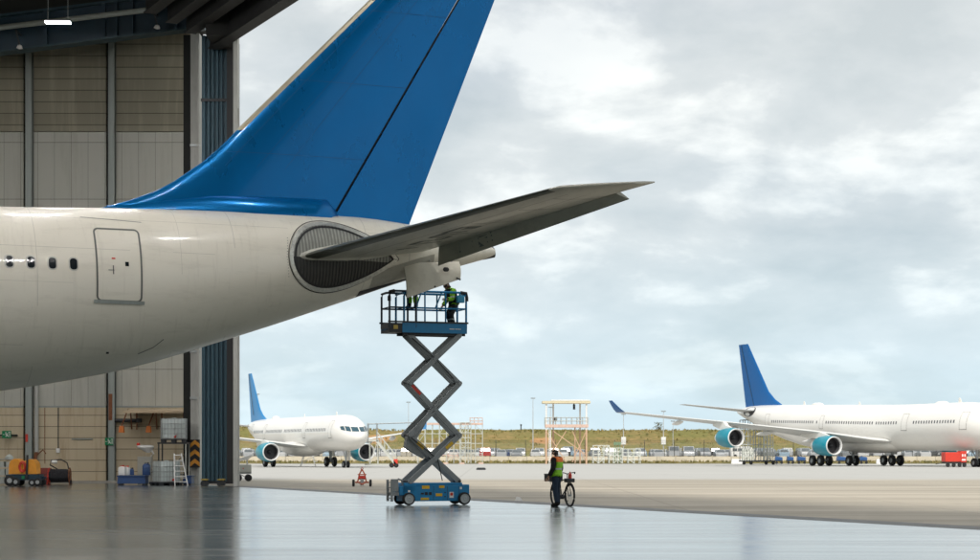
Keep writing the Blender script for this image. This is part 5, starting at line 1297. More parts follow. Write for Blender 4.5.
m_ = MB(); m_.loft([[(-.36+x, .09*k*cos(a)-.13, 1.10+.09*k*sin(a)) for a in [2*pi*i/12 for i in range(12)]] for x,k in ((0,.6),(.05,1),(.22,1),(.27,.7))]); m_.build('nozzle', M['white'], hr)

# ------------------------------------------------------------------ airliners outside
def airliner(name, label, X, D, phi, L0, cfg, blue=None):
    blue = blue or M['tail_blue']
    gz = ground_z(D)+.002
    root = thing(name, label, 'airliner', (0,0,0), 0)
    root.matrix_world = Matrix.Translation((X, D, gz)) @ Matrix.Rotation(-phi, 4, 'Z') @ Matrix.Translation((L0, 0, 0))
    # local: x = -station (nose at 0), y = port, z up
    S = cfg['sec']; xs = [q[0] for q in S]
    kk = cfg.get('rake', 0)
    def up(l): return kk*max(0, l-22)
    def g(l): return hermite(xs, [q[1] for q in S], l)+up(l), hermite(xs, [q[2] for q in S], l)+up(l), hermite(xs, [q[3] for q in S], l)
    def hf(l, z):
        zt, zb, w_ = g(l); zc, h = (zt+zb)/2, (zt-zb)/2; return w_*sqrt(max(0, 1-((z-zc)/h)**2))
    Lf = xs[-1]; st = [0]; l = 0
    while l < Lf-.01: l = min(Lf, l+(.12 if l < .6 else .35 if l < 4 else .7 if l < 9 or l > Lf*.66 else 2.0)); st.append(l)
    m_ = MB(); n_ = 40
    rings = []
    for l in st:
        zt, zb, w_ = g(l); zc, h = (zt+zb)/2, (zt-zb)/2; rings.append([(-l, w_*cos(2*pi*i/n_), zc+h*sin(2*pi*i/n_)) for i in range(n_)])
    m_.loft(rings); m_.build('fuselage', M['plane_white'], root, angle=60)
    def fpatch(l0, l1, z0, z1, off, side=-1, nu=2, nv=4, lean=0):
        vs = []
        for j in range(nv+1):
            for i in range(nu+1):
                z = z0+(z1-z0)*j/nv; l = l0+(l1-l0)*i/nu; vs.append((-l, side*(hf(l, z)+off), z))
        return vs, [(j*(nu+1)+i, j*(nu+1)+i+1, (j+1)*(nu+1)+i+1, (j+1)*(nu+1)+i) for j in range(nv) for i in range(nu)]
    # windows: one mesh shared along the straight part
    for side in (-1, 1):
        for (a, b_, zc) in cfg['win']:
            k = int((b_-a)/cfg['pitch'])
            for i in range(k+1):
                l = a+cfg['pitch']*i
                if side > 0 and i % 2: continue
                z = zc+up(l); mb = MB(); mb.add(*fpatch(l-.12, l+.12, z-.17, z+.17, .012, side, 1, 2)); mb.build('window', wmat, root)
        for (lc, z0, z1, wd) in cfg['doors']:
            z0 += up(lc); z1 += up(lc)
            mb = MB(); mb.add(*fpatch(lc-wd/2, lc+wd/2, z0, z1, .012, side, 2, 6)); dr = mb.build('door', M['plane_white'], root)
            mb = MB()
            for (a, b_, c, d) in ((lc-wd/2-.05, lc-wd/2, z0, z1),(lc+wd/2, lc+wd/2+.05, z0, z1),(lc-wd/2, lc+wd/2, z1, z1+.04),(lc-wd/2-.1, lc+wd/2+.1, z0-.07, z0)): mb.add(*fpatch(a, b_, c, d, .02, side, 1, 6))
            mb.build('door_frame', dmat, dr)
    for (y0, y1, z0, z1, z2, z3) in cfg['cockpit']:      # panes by distance from the centre line, heights at the inner and outer edge
        for side in (-1, 1):
            vs = []
            for j in range(5):
                for i in range(5):
                    y = y0+(y1-y0)*i/4; za, zb_ = z0+(z2-z0)*i/4, z1+(z3-z1)*i/4; z = za+(zb_-za)*j/4; l = 0
                    while l < 5 and (g(l)[0] <= z or hf(l, z) < y): l += .01
                    vs.append((-l+.025, side*(y+.012), z))
            mb = MB(); mb.add(vs, [(j*5+i, j*5+i+1, (j+1)*5+i+1, (j+1)*5+i) for j in range(4) for i in range(4)], 0, True); mb.build('cockpit_window', wsm, root)
    # wing
    W = cfg['wing']
    def wsec(y):
        ys_ = [q[0] for q in W]; f_ = lambda k: (lambda i, t: W[i][k]+(W[i+1][k]-W[i][k])*t)(*seg(ys_, y)); return f_(1), f_(2), f_(3), f_(4)
    def seg(a, y):
        i = max(0, min(len(a)-2, max(k for k in range(len(a)) if a[k] <= y) if y >= a[0] else 0)); return i, (y-a[i])/(a[i+1]-a[i])
    us = [0,.01,.04,.1,.2,.35,.5,.65,.8,.92,1]
    for side in (-1, 1):
        m_ = MB(); rings = []
        for y in [W[0][0]+(W[-1][0]-W[0][0])*k/14 for k in range(15)]+[]:
            le, ch, z, th = wsec(y)
            upc = [(-(le+ch*u), side*y, z+ch*(th*2.2*foil(u)*.95+.010*sin(pi*u)-.015*u)) for u in us]; dn = [(-(le+ch*u), side*y, z-ch*(th*1.4*foil(u)*.9+.015*u)) for u in us[1:-1]]
            rings.append(upc+dn[::-1])
        m_.loft(rings); wg = m_.build('wing', M['wing_white'] if 'wing_white' in M else M['wing_grey'], root, angle=50)
        y, le, ch, z, th = W[-1][0], *wsec(W[-1][0]-.001)
        if cfg['winglet']:
            hgt, cant, sweep = cfg['winglet']; m_ = MB(); rings = []
            for k in range(5):
                t = k/4; c2 = ch*(1-.6*t); x0_ = le+sweep*t; yy = y+cant*t**.8; zz = z+hgt*t
                rings.append([(-(x0_+c2*u), side*(yy-.05*(foil(u))), zz) for u in us]+[(-(x0_+c2*u), side*(yy+.25*foil(u)), zz) for u in us[1:-1][::-1]])
            m_.loft(rings); m_.build('winglet', blue, wg, angle=50)
        for y in cfg['fairings']:
            le, ch, z, th = wsec(y); m_ = MB(); rs = []
            for k in range(7):
                u = k/6; r_ = .05+.26*sin(pi*min(1, u*.95+.03)); rs.append([(-(le+ch*.55+ch*.55*u+.6*u), side*(y+r_*.7*cos(2*pi*i/10)), z-.35-.25*u+r_*sin(2*pi*i/10)) for i in range(10)])
            m_.loft(rs); m_.build('flap_fairing', M['plane_white'], wg, angle=60)
        # engines
        for (li, y, zc, r_, ln) in cfg['engines']:
            eng = MB(); c = (-li, side*y, zc)
            prof = [(r_*.80,.25),(r_*.86,.0),(r_*.94,-.02*ln),(r_*1.0,-.10*ln),(r_*1.02,-.3*ln),(r_*1.0,-.5*ln),(r_*.90,-.75*ln),(r_*.80,-.86*ln)]
            eng.lathe([(r_*.93,0),(r_*.99,-.06*ln),(r_*1.02,-.25*ln),(r_*1.0,-.45*ln),(r_*.93,-.66*ln),(r_*.86,-.76*ln)], c, (1,0,0), 32)
            e_ = eng.build('nacelle', M['teal'], root, angle=60)
            a = MB(); a.lathe([(r_*.935,-.02*ln),(r_*.93,.02*ln),(r_*.88,.035*ln),(r_*.82,.02*ln),(r_*.79,-.04*ln)], c, (1,0,0), 32); a.build('intake_lip', M['metal_white'], e_, angle=60)
            a = MB(); a.lathe([(r_*.79,-.04*ln),(r_*.80,-.2*ln),(.02,-.2*ln)], c, (1,0,0), 32, mis=[0,1]); a.build('fan', [M['duct'], M['fan']], e_, angle=60)
            a = MB(); a.lathe([(.02,-.09*ln),(r_*.13,-.13*ln),(r_*.24,-.2*ln)], c, (1,0,0), 16); a.build('spinner', M['dark_steel'], e_)
            a = MB(); a.lathe([(r_*.86,-.76*ln),(r_*.84,-.77*ln),(r_*.60,-.92*ln),(r_*.50,-1.0*ln),(r_*.3,-1.02*ln),(.05,-1.15*ln)], c, (1,0,0), 24, mis=[0,0,0,1,1]); a.build('exhaust_cone', [M['plane_white'], M['steel']], e_, angle=50)
            le, ch, z, th = wsec(y); a = MB(); rs = []
            for (xx, zb_, zt_, w_) in ((li+.25*ln, zc+r_*.9, zc+r_*1.05, .08),(li+.5*ln, zc+r_*.9, zc+r_*1.25, .22),(le+.2, zc+r_*.75, z+.1, .26),(le+ch*.35, z-.7, z-.05, .22),(le+ch*.6, z-.45, z-.2, .06)):
                rs.append([(-xx, side*y+s_*w_, q_) for s_, q_ in ((-1,zb_),(1,zb_),(1,zt_),(-1,zt_))])
            a.loft(rs, smooth=False); a.build('pylon', M['plane_white'], wg)
    # belly fairing
    a, b_, r1, zc = cfg['belly']; m_ = MB(); rs = []
    for k in range(13):
        u = k/12; s_ = sin(pi*u)**.4 if 0 < u < 1 else .02; rs.append([(-(a+(b_-a)*u), r1*s_*cos(2*pi*i/24), zc+1.15*s_*sin(2*pi*i/24)) for i in range(24)])
    m_.loft(rs); m_.build('belly_fairing', M['plane_white'], root, angle=60)
    # tail
    F_ = cfg['fin']; m_ = MB(); rings = []; 
    for k in range(9):
        t = k/8; z = F_['z0']+(F_['z1']-F_['z0'])*t+up(50)*(1-t); le = F_['le0']+(F_['le1']-F_['le0'])*t; te = F_['te0']+(F_['te1']-F_['te0'])*t
        if t == 0: le -= F_['fillet']
        if k == 1: le -= F_['fillet']*.30
        c = te-le; rings.append([(-(le+c*u), -.16*c*foil(u)*.8, z) for u in us]+[(-(le+c*u), .16*c*foil(u)*.8, z) for u in us[1:-1][::-1]])
    m_.loft(rings); fn = m_.build('fin', blue, root, angle=60)
    m_ = MB()
    for s_ in (-1, 1):
        hg0, hg1 = F_['le0']+(F_['te0']-F_['le0'])*.68, F_['le1']+(F_['te1']-F_['le1'])*.68; m_.bar((-hg0, s_*.20, F_['z0']+.9), (-hg1, s_*.10, F_['z1']-.1), .06, .06)
    m_.build('rudder_gap', M['beam_blue'], fn)
    H = cfg['stab']
    for side in (-1, 1):
        m_ = MB(); rings = []
        for k in range(7):
            t = k/6; y = H[0][0]+(H[1][0]-H[0][0])*t; le = H[0][1]+(H[1][1]-H[0][1])*t; c = H[0][2]+(H[1][2]-H[0][2])*t; z = H[0][3]+(H[1][3]-H[0][3])*t+up(55)
            rings.append([(-(le+c*u), side*y, z+.11*c*foil(u)) for u in us]+[(-(le+c*u), side*y, z-.11*c*foil(u)) for u in us[1:-1][::-1]])
        m_.loft(rings); m_.build('stabilizer', M['wing_grey'], root, angle=50)
        if cfg.get('seal'):
            a, b_, z0, z1 = cfg['seal']; mb = MB(); vs = []; nn = 20
            zc = (z0+z1)/2+up(b_); lc = (a+b_)/2
            rim = [(lc+(b_-a)/2*cos(2*pi*i/nn), zc+(z1-z0)/2*sin(2*pi*i/nn)) for i in range(nn)]
            vs = [(-lc, side*(hf(lc, zc)+.03), zc)]+[(-l_, side*(hf(l_, z_)+.03), z_) for l_, z_ in rim]
            mb.add(vs, [(0, 1+i, 1+(i+1) % nn) for i in range(nn)]); mb.build('stabilizer_seal', M['fan'], root)
    # undercarriage
    for (l, y, r_, wd, pos, ztop) in cfg['gear']:
        m_ = MB(); m_.tube((-l, y, r_*.8), (-l+.1, y, ztop), r_*.28, r_*.34, n=12); m_.tube((-l, y, r_*1.8), (-l-1.3*cfg['gs'], y, ztop), r_*.13, n=8)
        m_.prism([(-l-.5*cfg['gs'], y+(.42 if y >= 0 else -.42)*cfg['gs'], r_*2.1),(-l+.5*cfg['gs'], y+(.42 if y >= 0 else -.42)*cfg['gs'], r_*2.1),(-l+.6*cfg['gs'], y+(.42 if y >= 0 else -.42)*cfg['gs'], ztop),(-l-.6*cfg['gs'], y+(.42 if y >= 0 else -.42)*cfg['gs'], ztop)], (0,.04,0), 1)
        xs_ = sorted({p[0] for p in pos})
        if len(xs_) > 1: m_.bar((-l-xs_[-1], y, r_), (-l-xs_[0], y, r_), .22)
        for dx in xs_: m_.tube((-l-dx, y-max(p[1] for p in pos), r_), (-l-dx, y+max(p[1] for p in pos), r_), .09, n=8)
        gm = m_.build('landing_gear', [M['steel'], M['plane_white']], root)
        for (dx, dy) in pos:
            m_ = MB(); m_.lathe([(r_*.45,-wd*.45),(r_*.82,-wd*.5),(r_*.97,-wd*.36),(r_,0),(r_*.97,wd*.36),(r_*.82,wd*.5),(r_*.45,wd*.45)], (-l-dx, y+dy, r_), (0,1,0), 24)
            m_.lathe([(r_*.46,-wd*.42),(r_*.3,-wd*.25),(.01,-wd*.3)], (-l-dx, y+dy, r_), (0,1,0), 16, 1); m_.lathe([(r_*.46,wd*.42),(r_*.3,wd*.25),(.01,wd*.3)], (-l-dx, y+dy, r_), (0,1,0), 16, 1)
            m_.build('wheel', [M['rubber'], M['steel']], gm)
    for (l, h, ln) in cfg['aerials']:
        zt = g(l)[0]; m_ = MB(); m_.prism([(-l, -.02, zt-.05),(-l-ln, -.02, zt-.05),(-l-ln*.9, -.02, zt+h),(-l-ln*.5, -.02, zt+h)], (0,.04,0)); m_.build('aerial', M['plane_white'], root)
    for (l, ln, h) in cfg['domes']:
        zt = g(l)[0]; m_ = MB(); m_.sphere((-l, 0, zt-.05), 1, 16, sc=(ln/2, .45, h)); m_.build('antenna_dome', M['plane_white'], root)
    return root
wmat = mat('cabin_window', (.10,.105,.115), .2, 0, .3, .8)
wsm = mat('windscreen_glass', (.02,.07,.10), .12, 0, .2, 2, spec=.8)
dmat = mat('door_outline', (.30,.29,.27), .5, 0, .1, 2)
M['wing_white'] = mat('wing_pale_grey', (.60,.60,.58), .38, 0, .06, .5, dirt=(.3,.29,.26), dirt_amt=.15)
M['metal_white'] = mat('lip_bright', (.78,.78,.77), .3, .2, .05, 4)
M['duct'] = mat('intake_duct', (.12,.12,.125), .4, .2, .1, 4)
big = dict(sec=[(0,4.35,4.25,.05),(.25,4.85,3.75,.55),(.8,5.35,3.2,1.05),(1.8,6.0,2.65,1.65),(3.2,6.75,2.25,2.2),(5,7.32,2.02,2.6),(7.5,7.62,1.95,2.8),(9,7.64,1.95,2.82),(42,7.64,1.95,2.82),(48,7.64,2.7,2.72),(54,7.62,4.0,2.2),(59,7.45,5.3,1.35),(62,7.0,6.1,.55),(63,6.8,6.4,.25)],
   rake=.022, win=[(7.3,15.6,5.35),(19,23.4,5.35),(24.2,35.0,5.35),(37.2,37.3,5.35),(38.2,49.0,5.35)], pitch=.535,
   doors=[(5.7,4.45,6.4,1.1),(17.3,4.45,6.4,1.1),(36.1,4.55,6.2,.75),(50.5,4.45,6.35,1.05)],
   cockpit=[(.06,.85,5.05,5.55,5.08,5.6),(.93,1.45,5.08,5.62,5.15,5.7),(1.52,1.85,5.15,5.7,5.25,5.62)],
   wing=[(0,19.5,12.4,3.0,.075),(3,21.2,11.2,3.1,.07),(9.6,25.4,8.0,4.25,.06),(19.4,32.0,5.3,5.55,.055),(29.2,40.0,2.6,6.85,.05)], winglet=(1.5,1.1,1.5), fairings=(6.5,12.5,16.5,22.5),
   engines=[(22.4,9.4,2.55,1.22,4.4),(29.2,19.2,3.55,1.22,4.4)], belly=(19.5,37,2.95,2.75),
   fin=dict(z0=7.3,z1=17.2,le0=52.4,le1=60.2,te0=60.8,te1=62.9,fillet=2.6), stab=((1.0,55.2,5.4,6.75),(9.7,60.6,2.3,7.75)), seal=(55.0,59.2,5.9,7.3),
   gear=[(6.7,0,.55,.36,((0,-.33),(0,.33)),2.4),(32,-5.35,.70,.48,((-.95,-.62),(-.95,.62),(.95,-.62),(.95,.62)),2.8),(32,5.35,.70,.48,((-.95,-.62),(-.95,.62),(.95,-.62),(.95,.62)),2.8),(33,0,.68,.46,((0,-.5),(0,.5)),2.2)], gs=1.0,
   aerials=[(9.5,.55,.7),(31,.4,.5),(44.5,.5,.6)], domes=[(13.5,2.6,.30),(41.5,2.8,.35)])
airliner('airliner', 'large white four-engined airliner with teal engines standing on the right of the apron', 48.0, 236.6, radians(68.5), 30, big, mat('fin_mid_blue', (.0,.10,.32), .4, 0, .06, .5, spec=.3))
sml = dict(sec=[(0,3.45,3.35,.05),(.2,3.8,3.0,.4),(.7,4.25,2.65,.85),(1.6,4.85,2.25,1.35),(2.8,5.5,2.0,1.7),(4.2,5.82,1.9,1.92),(6,5.9,1.88,1.975),(30,5.9,1.88,1.975),(35,5.88,2.5,1.85),(40,5.75,3.7,1.2),(43.4,5.2,4.5,.4),(44.3,5.0,4.7,.15)],
   rake=.0, win=[(6.5,13.5,4.25),(15.5,22,4.25),(23.2,30,4.25),(31.2,36.0,4.25)], pitch=.535,
   doors=[(5.0,3.35,5.2,.85),(14.4,3.4,5.1,.8),(30.6,3.4,5.1,.75),(37.2,3.5,5.2,.8)],
   cockpit=[(.05,.72,3.98,4.48,4.0,4.52),(.80,1.18,4.0,4.54,4.06,4.6),(1.24,1.5,4.08,4.62,4.2,4.55)],
   wing=[(0,14.0,8.0,2.3,.075),(2,15.2,7.0,2.45,.07),(6.4,17.8,4.6,3.1,.06),(16.9,24.2,1.7,4.5,.05)], winglet=(1.2,.35,.7), fairings=(4.5,9.0,12.5),
   engines=[(14.6,5.75,1.75,1.08,4.2)], belly=(14,27,2.15,2.35),
   fin=dict(z0=5.6,z1=11.9,le0=37.5,le1=42.9,te0=43.2,te1=44.5,fillet=2.2), stab=((.6,39.6,3.6,5.0),(6.2,42.6,1.5,5.7)),
   gear=[(5.1,0,.40,.26,((0,-.25),(0,.25)),2.1),(22,-3.8,.60,.42,((0,-.48),(0,.48)),2.4),(22,3.8,.60,.42,((0,-.48),(0,.48)),2.4)], gs=.8,
   aerials=[(8,.4,.5),(20,.35,.4)], domes=[(32,2.2,.38)])
airliner('airliner', 'white twin-engined airliner facing the camera with teal engines, seen past the blue hangar door', -21.8, 218.2, radians(66.8), 20, sml, mat('fin_light_blue', (.0,.19,.46), .35, 0, .06, .5, coat=.1))

# ------------------------------------------------------------------ far edge of the apron: barrier, fence, cars
def gpt(px, D): return V(((px-490)/F*D, D, ground_z(D)))
sand = mat('barrier_concrete', (.56,.50,.39), .85, 0, .2, .35, dirt=(.22,.19,.14), dirt_amt=.4, stretch=(1,1,2))
bt = thing('concrete_barrier', 'long low sandy concrete barrier along the far edge of the apron', 'barrier', (0, 299, ground_z(299)))
m_ = MB()
xx = -150
while xx < 175:
    m_.prism([(xx,-.25,0),(xx,.25,0),(xx,.12,1.15),(xx,-.12,1.15)], (2.94,0,0)); xx += 3.0
m_.build('wall', sand, bt)
fm = mat('fence_post_dark', (.05,.05,.045), .7, .2, .2, 5)
fe = thing('chain_link_fence', 'tall chain-link fence with dark posts behind the low concrete barrier', 'fence', (0, 301.5, .2))
for k in range(62):
    x = -130+k*4.85
    m_ = MB(); m_.tube((x,0,-.4),(x,0,2.75),.055,n=6); m_.tube((x,0,2.75),(x,.35,3.15),.045,n=6); m_.build('fence_post', fm, fe)
m_ = MB()
for z in (.25, 1.3, 2.7): m_.tube((-130,0,z),(172,0,z),.014,n=4)
for k in (0,1,2): m_.tube((-130,.1+.1*k,2.85+.12*k),(172,.1+.1*k,2.85+.12*k),.012,n=4)
m_.build('fence_wire', fm, fe)
mm, n, l, b = newmat('chain_link_mesh')
tc_ = n.new('ShaderNodeTexCoord'); sp_ = n.new('ShaderNodeSeparateXYZ'); l.new(tc_.outputs['Object'], sp_.inputs[0])
def diag(sg):
    d_ = math_n(n, l, 'FRACT', math_n(n, l, 'MULTIPLY', math_n(n, l, 'ADD', sp_.outputs[0], math_n(n, l, 'MULTIPLY', sp_.outputs[2], sg)), 9.0)); return math_n(n, l, 'LESS_THAN', d_, .055)
l.new(math_n(n, l, 'MAXIMUM', diag(1.0), diag(-1.0)), b.inputs['Alpha']); b.inputs['Base Color'].default_value = (.30,.31,.30,1); b.inputs['Metallic'].default_value = .3
m_ = MB(); m_.add([(-130,.06,.1),(172,.06,.1),(172,.06,2.7),(-130,.06,2.7)], [(0,1,2,3)]); m_.build('fence_mesh', mm, fe)

# cars: one body per type, real side profile with tapered cabin
def car_meshes(L, H, W_, prof, cab):
    out_ = {}
    m_ = MB(); n_ = len(prof)
    for (ya, yb) in ((-1, 1),):
        rs = []
        for t, k in ((-1,.93),(-.86,1),(.86,1),(1,.93)):
            rs.append([(x*L*k if abs(t) == 1 else x*L, t*W_/2, .2+(z*H-.2)*(1 if abs(t) < 1 else .97)) for x, z in prof])
        m_.loft(rs, smooth=False)
    rs = [[(x*L, s_*W_/2*w_, z*H) for (x, w_, z) in cab] for s_ in (-1, 1)]
    m_.loft(rs, smooth=False)
    out_['body'] = m_
    g = MB()
    (x0,w0,z0),(x1,w1,z1),(x2,w2,z2),(x3,w3,z3) = cab
    lp = lambda a, b_, t: a+(b_-a)*t
    for s_ in (-1, 1):
        def P(u, v): 
            xa, xb = lp(x0,x1,v), lp(x3,x2,v); wa = lp(w0,w1,v); return (lp(xa,xb,u)*L, s_*(W_/2*wa+.012), lp(z0,z1,v)*H)
        for (ua, ub) in ((.06,.36),(.40,.66),(.70,.93)): g.add([P(ua,.12),P(ub,.12),P(ub,.86),P(ua,.86)], [(0,1,2,3)])
    for (xa,wa,za,xb,wb,zb,sg) in ((x0,w0,z0,x1,w1,z1,-1),(x3,w3,z3,x2,w2,z2,1)):
        def Q(u, v): return (lp(xa,xb,v)*L+sg*.015, u*W_/2*lp(wa,wb,v)*.88, lp(za,zb,v)*H+.008)
        g.add([Q(-1,.12),Q(1,.12),Q(1,.9),Q(-1,.9)], [(0,1,2,3)])
    out_['window'] = g
    wh = MB()
    for sx in (-.31,.31):
        for s_ in (-1,1): wh.lathe([(0,-.1),(.2,-.1),(.31,-.08),(.32,0),(.31,.08),(.2,.1),(0,.1)], (sx*L, s_*(W_/2-.08), .32), (0,1,0), 14)
    out_['wheels'] = wh
    li = MB()
    for s_ in (-1,1): li.box(prof[0][0]*L-.02, prof[0][0]*L+.05, s_*W_*.36-.16, s_*W_*.36+.16, .62, .76)
    out_['headlight'] = li
    return out_
hatch = car_meshes(4.0, 1.48, 1.74, [(-.5,.2),(.5,.2),(.5,.56),(.44,.62),(-.28,.63),(-.46,.53),(-.5,.42)], [(-.30,.96,.60),(-.10,.78,1.0),(.36,.76,.99),(.47,.94,.60)])
saloon = car_meshes(4.5, 1.43, 1.78, [(-.5,.2),(.5,.2),(.5,.60),(.30,.66),(-.25,.65),(-.46,.54),(-.5,.42)], [(-.27,.96,.62),(-.08,.76,1.0),(.20,.74,.99),(.36,.94,.64)])
suv = car_meshes(4.5, 1.70, 1.85, [(-.5,.22),(.5,.22),(.5,.60),(.47,.66),(-.26,.65),(-.47,.57),(-.5,.42)], [(-.28,.97,.63),(-.12,.82,1.0),(.43,.80,.99),(.49,.95,.63)])
van = car_meshes(4.9, 1.95, 1.92, [(-.5,.2),(.5,.2),(.5,.60),(.48,.62),(-.36,.60),(-.48,.50),(-.5,.40)], [(-.40,.97,.58),(-.24,.86,1.0),(.47,.86,1.0),(.495,.97,.58)])
cm_ = {}
paints = [('white',(.56,.56,.55)),('silver',(.40,.41,.42)),('grey',(.20,.21,.22)),('black',(.02,.02,.022)),('dark blue',(.02,.04,.12)),('red',(.40,.03,.025)),('pale blue',(.28,.38,.46)),('beige',(.45,.41,.33))]
pw = [24,34,18,7,4,2,5,6]
types = [('hatchback',hatch),('saloon',saloon),('estate',suv),('van',van)]
tmeshes = {}
for tn, d in types:
    tmeshes[tn] = {k: v for k, v in d.items()}
cwin = mat('car_glass', (.10,.115,.125), .12, 0, .2, 2, spec=.7); chl = mat('car_lamp', (.6,.6,.58), .2, .2, .1, 4)
shared = {}
def car(tn, cn, col, x, y, rz, label, grp):
    key = (tn, cn)
    pm = mat('car_paint_'+cn.replace(' ', '_'), col, .4, .1, .04, 2, coat=.2)
    if key not in shared:
        shared[key] = tmeshes[tn]['body'].mesh('car_body', pm)
    for k, mt in (('window', cwin), ('wheels', M['rubber']), ('headlight', chl)):
        if (tn, k) not in shared: shared[(tn, k)] = tmeshes[tn][k].mesh('car_'+k, mt)
    o = bpy.data.objects.new('parked_car', shared[key]); COL.objects.link(o); o.location = (x, y, .355); o.rotation_euler = (0,0,rz)
    tag(o, label, 'car', grp)
    for k, nm in (('window','window'),('wheels','wheel'),('headlight','headlight')): link(nm, shared[(tn, k)], o)
CR = random.Random(21)
for row, (y, side) in enumerate(((309.5, 0), (324.5, 1), (333, 0))):
    x = -48 + row*.9
    while x < 112:
        if CR.random() < (.90, .8, .75)[row]:
            tn, d = CR.choices(types, [5,4,4,1])[0]; cn, col = CR.choices(paints, pw)[0]
            car(tn, cn, col, x+CR.uniform(-.12,.12), y+CR.uniform(-.3,.3), (radians(90) if CR.random() < .5 else radians(-90))+CR.uniform(-.03,.03),
                '%s %s in the %s row of the car park beyond the chain-link fence' % (cn, tn, ('nearest','second','farthest')[row]), 'cars in the far car park')
        x += 2.62
# white minibus side-on between the fence and the first row
p = gpt(742, 306.2)
t = thing('minibus', 'white minibus parked side-on behind the fence near the tall grey dock', 'minibus', (p.x, 305.9, .355), 0)
m_ = MB(); pr = [(-1.95,.3),(1.95,.3),(1.98,.9),(1.75,1.15),(1.45,1.75),(1.1,1.92),(-1.9,1.95),(-1.98,1.7)]
m_.loft([[(x*k, yy, z) for x, z in pr] for yy, k in ((-.92,.98),(-.85,1),(.85,1),(.92,.98))], smooth=False); m_.build('body', M['white'], t, bevel=.03)
for (a, b_) in ((-1.7,-.95),(-.85,-.1),(0,.7),(.8,1.3)): MB().box(a,b_,-.93,-.915,1.15,1.62).build('window', cwin, t)
for x in (-1.25,1.25):
    m_ = MB(); m_.lathe([(0,-.1),(.25,-.1),(.34,0),(.25,.1),(0,.1)], (x,-.85,.34), (0,1,0), 16); m_.build('wheel', M['rubber'], t)

# light masts
mast_pole = mat('mast_pale', (.55,.56,.55), .5, .3, .1, 1); 
for i, (px, ytop, D, label) in enumerate(((533, 398, 330, 'slim pale light mast left of the orange and white gantry'),(408.5, 402, 345, 'slim light mast showing between the scissor lift and the passenger stairs'),(257.5, 394, 372, 'slim light mast rising behind the twin-engined airliner'),
      (623.5, 414, 305, 'pale light mast with white box near the wing tip of the four-engined airliner'),(663.5, 411, 310, 'pale light mast with white box between wing tip and outer teal engine'),(673, 421, 352, 'short thin light mast just right of a boxed mast under the long wing'),(237.5+313, 407, 356, 'thin light mast seen through the orange and white gantry'))):
    p = gpt(px, D); z0 = .3 if D > 303 else 0; zt = at(px, ytop, D).z
    if D > 366: z0 = 0
    t = thing('light_mast', label, 'light mast', (p.x, D, z0), 0, 'light masts beyond the apron')
    m_ = MB(); m_.tube((0,0,0),(0,0,zt-z0),.10 if i in (0,3,4) else .07,.045,n=8); m_.build('pole', mast_pole, t)
    m_ = MB(); m_.box(-.4,.4,-.15,.15,zt-z0-.04,zt-z0+.06); m_.box(-.36,-.1,-.2,.2,zt-z0-.14,zt-z0-.04); m_.box(.1,.36,-.2,.2,zt-z0-.14,zt-z0-.04); m_.build('lamp_head', M['steel'], t)
    if i in (3, 4): zb = at(px, 441.5, D).z-z0; MB().box(-.38,.38,-.3,.3,zb-.5,zb+.75).build('equipment_box', M['white'], t, bevel=.03)
for px, D, lb in ((521, 402, 'small dark post on the crest of the embankment left of the gantry'), (658.5, 403, 'small twiggy bush on the crest of the embankment under the long wing')):
    p = gpt(px, D)
    if 'bush' in lb:
        t = thing('bush', lb, 'bush', (p.x, D, 5.8)); m_ = MB()
        for k in range(9): a = R.uniform(0,6.28); m_.path([(0,0,0),(.3*cos(a),.3*sin(a),.7),(.7*cos(a),.5*sin(a),R.uniform(1,2.2))],[.05,.035,.015],5)
        m_.build('branch', mat('twig', (.10,.08,.05), .9), t); m_ = MB()
        for k in range(160): c = V((R.gauss(0,.5),R.gauss(0,.4),R.uniform(.3,1.9))); d = V((R.gauss(0,1),R.gauss(0,1),R.gauss(0,1))).normalized()*.12; e_ = d.cross(V((.3,.8,.5))).normalized()*.08; m_.add([c-d,c+e_,c+d,c-e_],[(0,1,2,3)])
        m_.build('leaves', leaf3, t)
    else:
        t = MB(); t.tube((0,0,0),(0,0,1.3),.12,n=8); t.sphere((0,0,1.35),.22,8); tag(t.build('crest_post', M['dark_steel'], None, (p.x, D, 5.8)), lb, 'post')

# docking scaffolds and gantries
def lattice(mb, x0, x1, y0, y1, z0, z1, nx_, nz_, r=.045, diag=True, ny=1, mi=0, rr=R):
    for i in range(nx_+1):
        for y in (y0, y1):
            x = x0+(x1-x0)*i/nx_; mb.tube((x,y,z0),(x,y,z1),r*1.25,n=5,mi=mi)
    for k in range(1, nz_+1):
        z = z0+(z1-z0)*k/nz_
        for y in (y0, y1): mb.tube((x0,y,z),(x1,y,z),r,n=5,mi=mi)
        for i in range(nx_+1): x = x0+(x1-x0)*i/nx_; mb.tube((x,y0,z),(x,y1,z),r*.9,n=5,mi=mi)
    if diag:
        for i in range(nx_):
            for k in range(nz_):
                if rr.random() < .5:
                    xa, xb = x0+(x1-x0)*i/nx_, x0+(x1-x0)*(i+1)/nx_
                    if rr.random() < .5: xa, xb = xb, xa
                    mb.tube((xa,y0,z0+(z1-z0)*k/nz_),(xb,y0,z0+(z1-z0)*(k+1)/nz_),r*.8,n=5,mi=mi)
D = 284; s_ = D/F; g_ = ground_z(D)
t = thing('docking_scaffold', 'pale scaffold dock with faded red top rails behind the scissor lift', 'scaffold', ((452-490)*s_, D, g_))
hh = at(0,424,D).z-g_
def lx(px, c): return (px-c)*s_
m_ = MB(); lattice(m_, lx(418,452), lx(482.5,452), -1.6, 1.6, .15, hh, 9, 4); m_.build('frame', M['pale'], t)
m_ = MB(); lattice(m_, lx(460,452), lx(471,452), -1.8, -1.2, .15, hh+.2, 2, 8, .05); m_.build('ladder_tower', M['pale'], t)
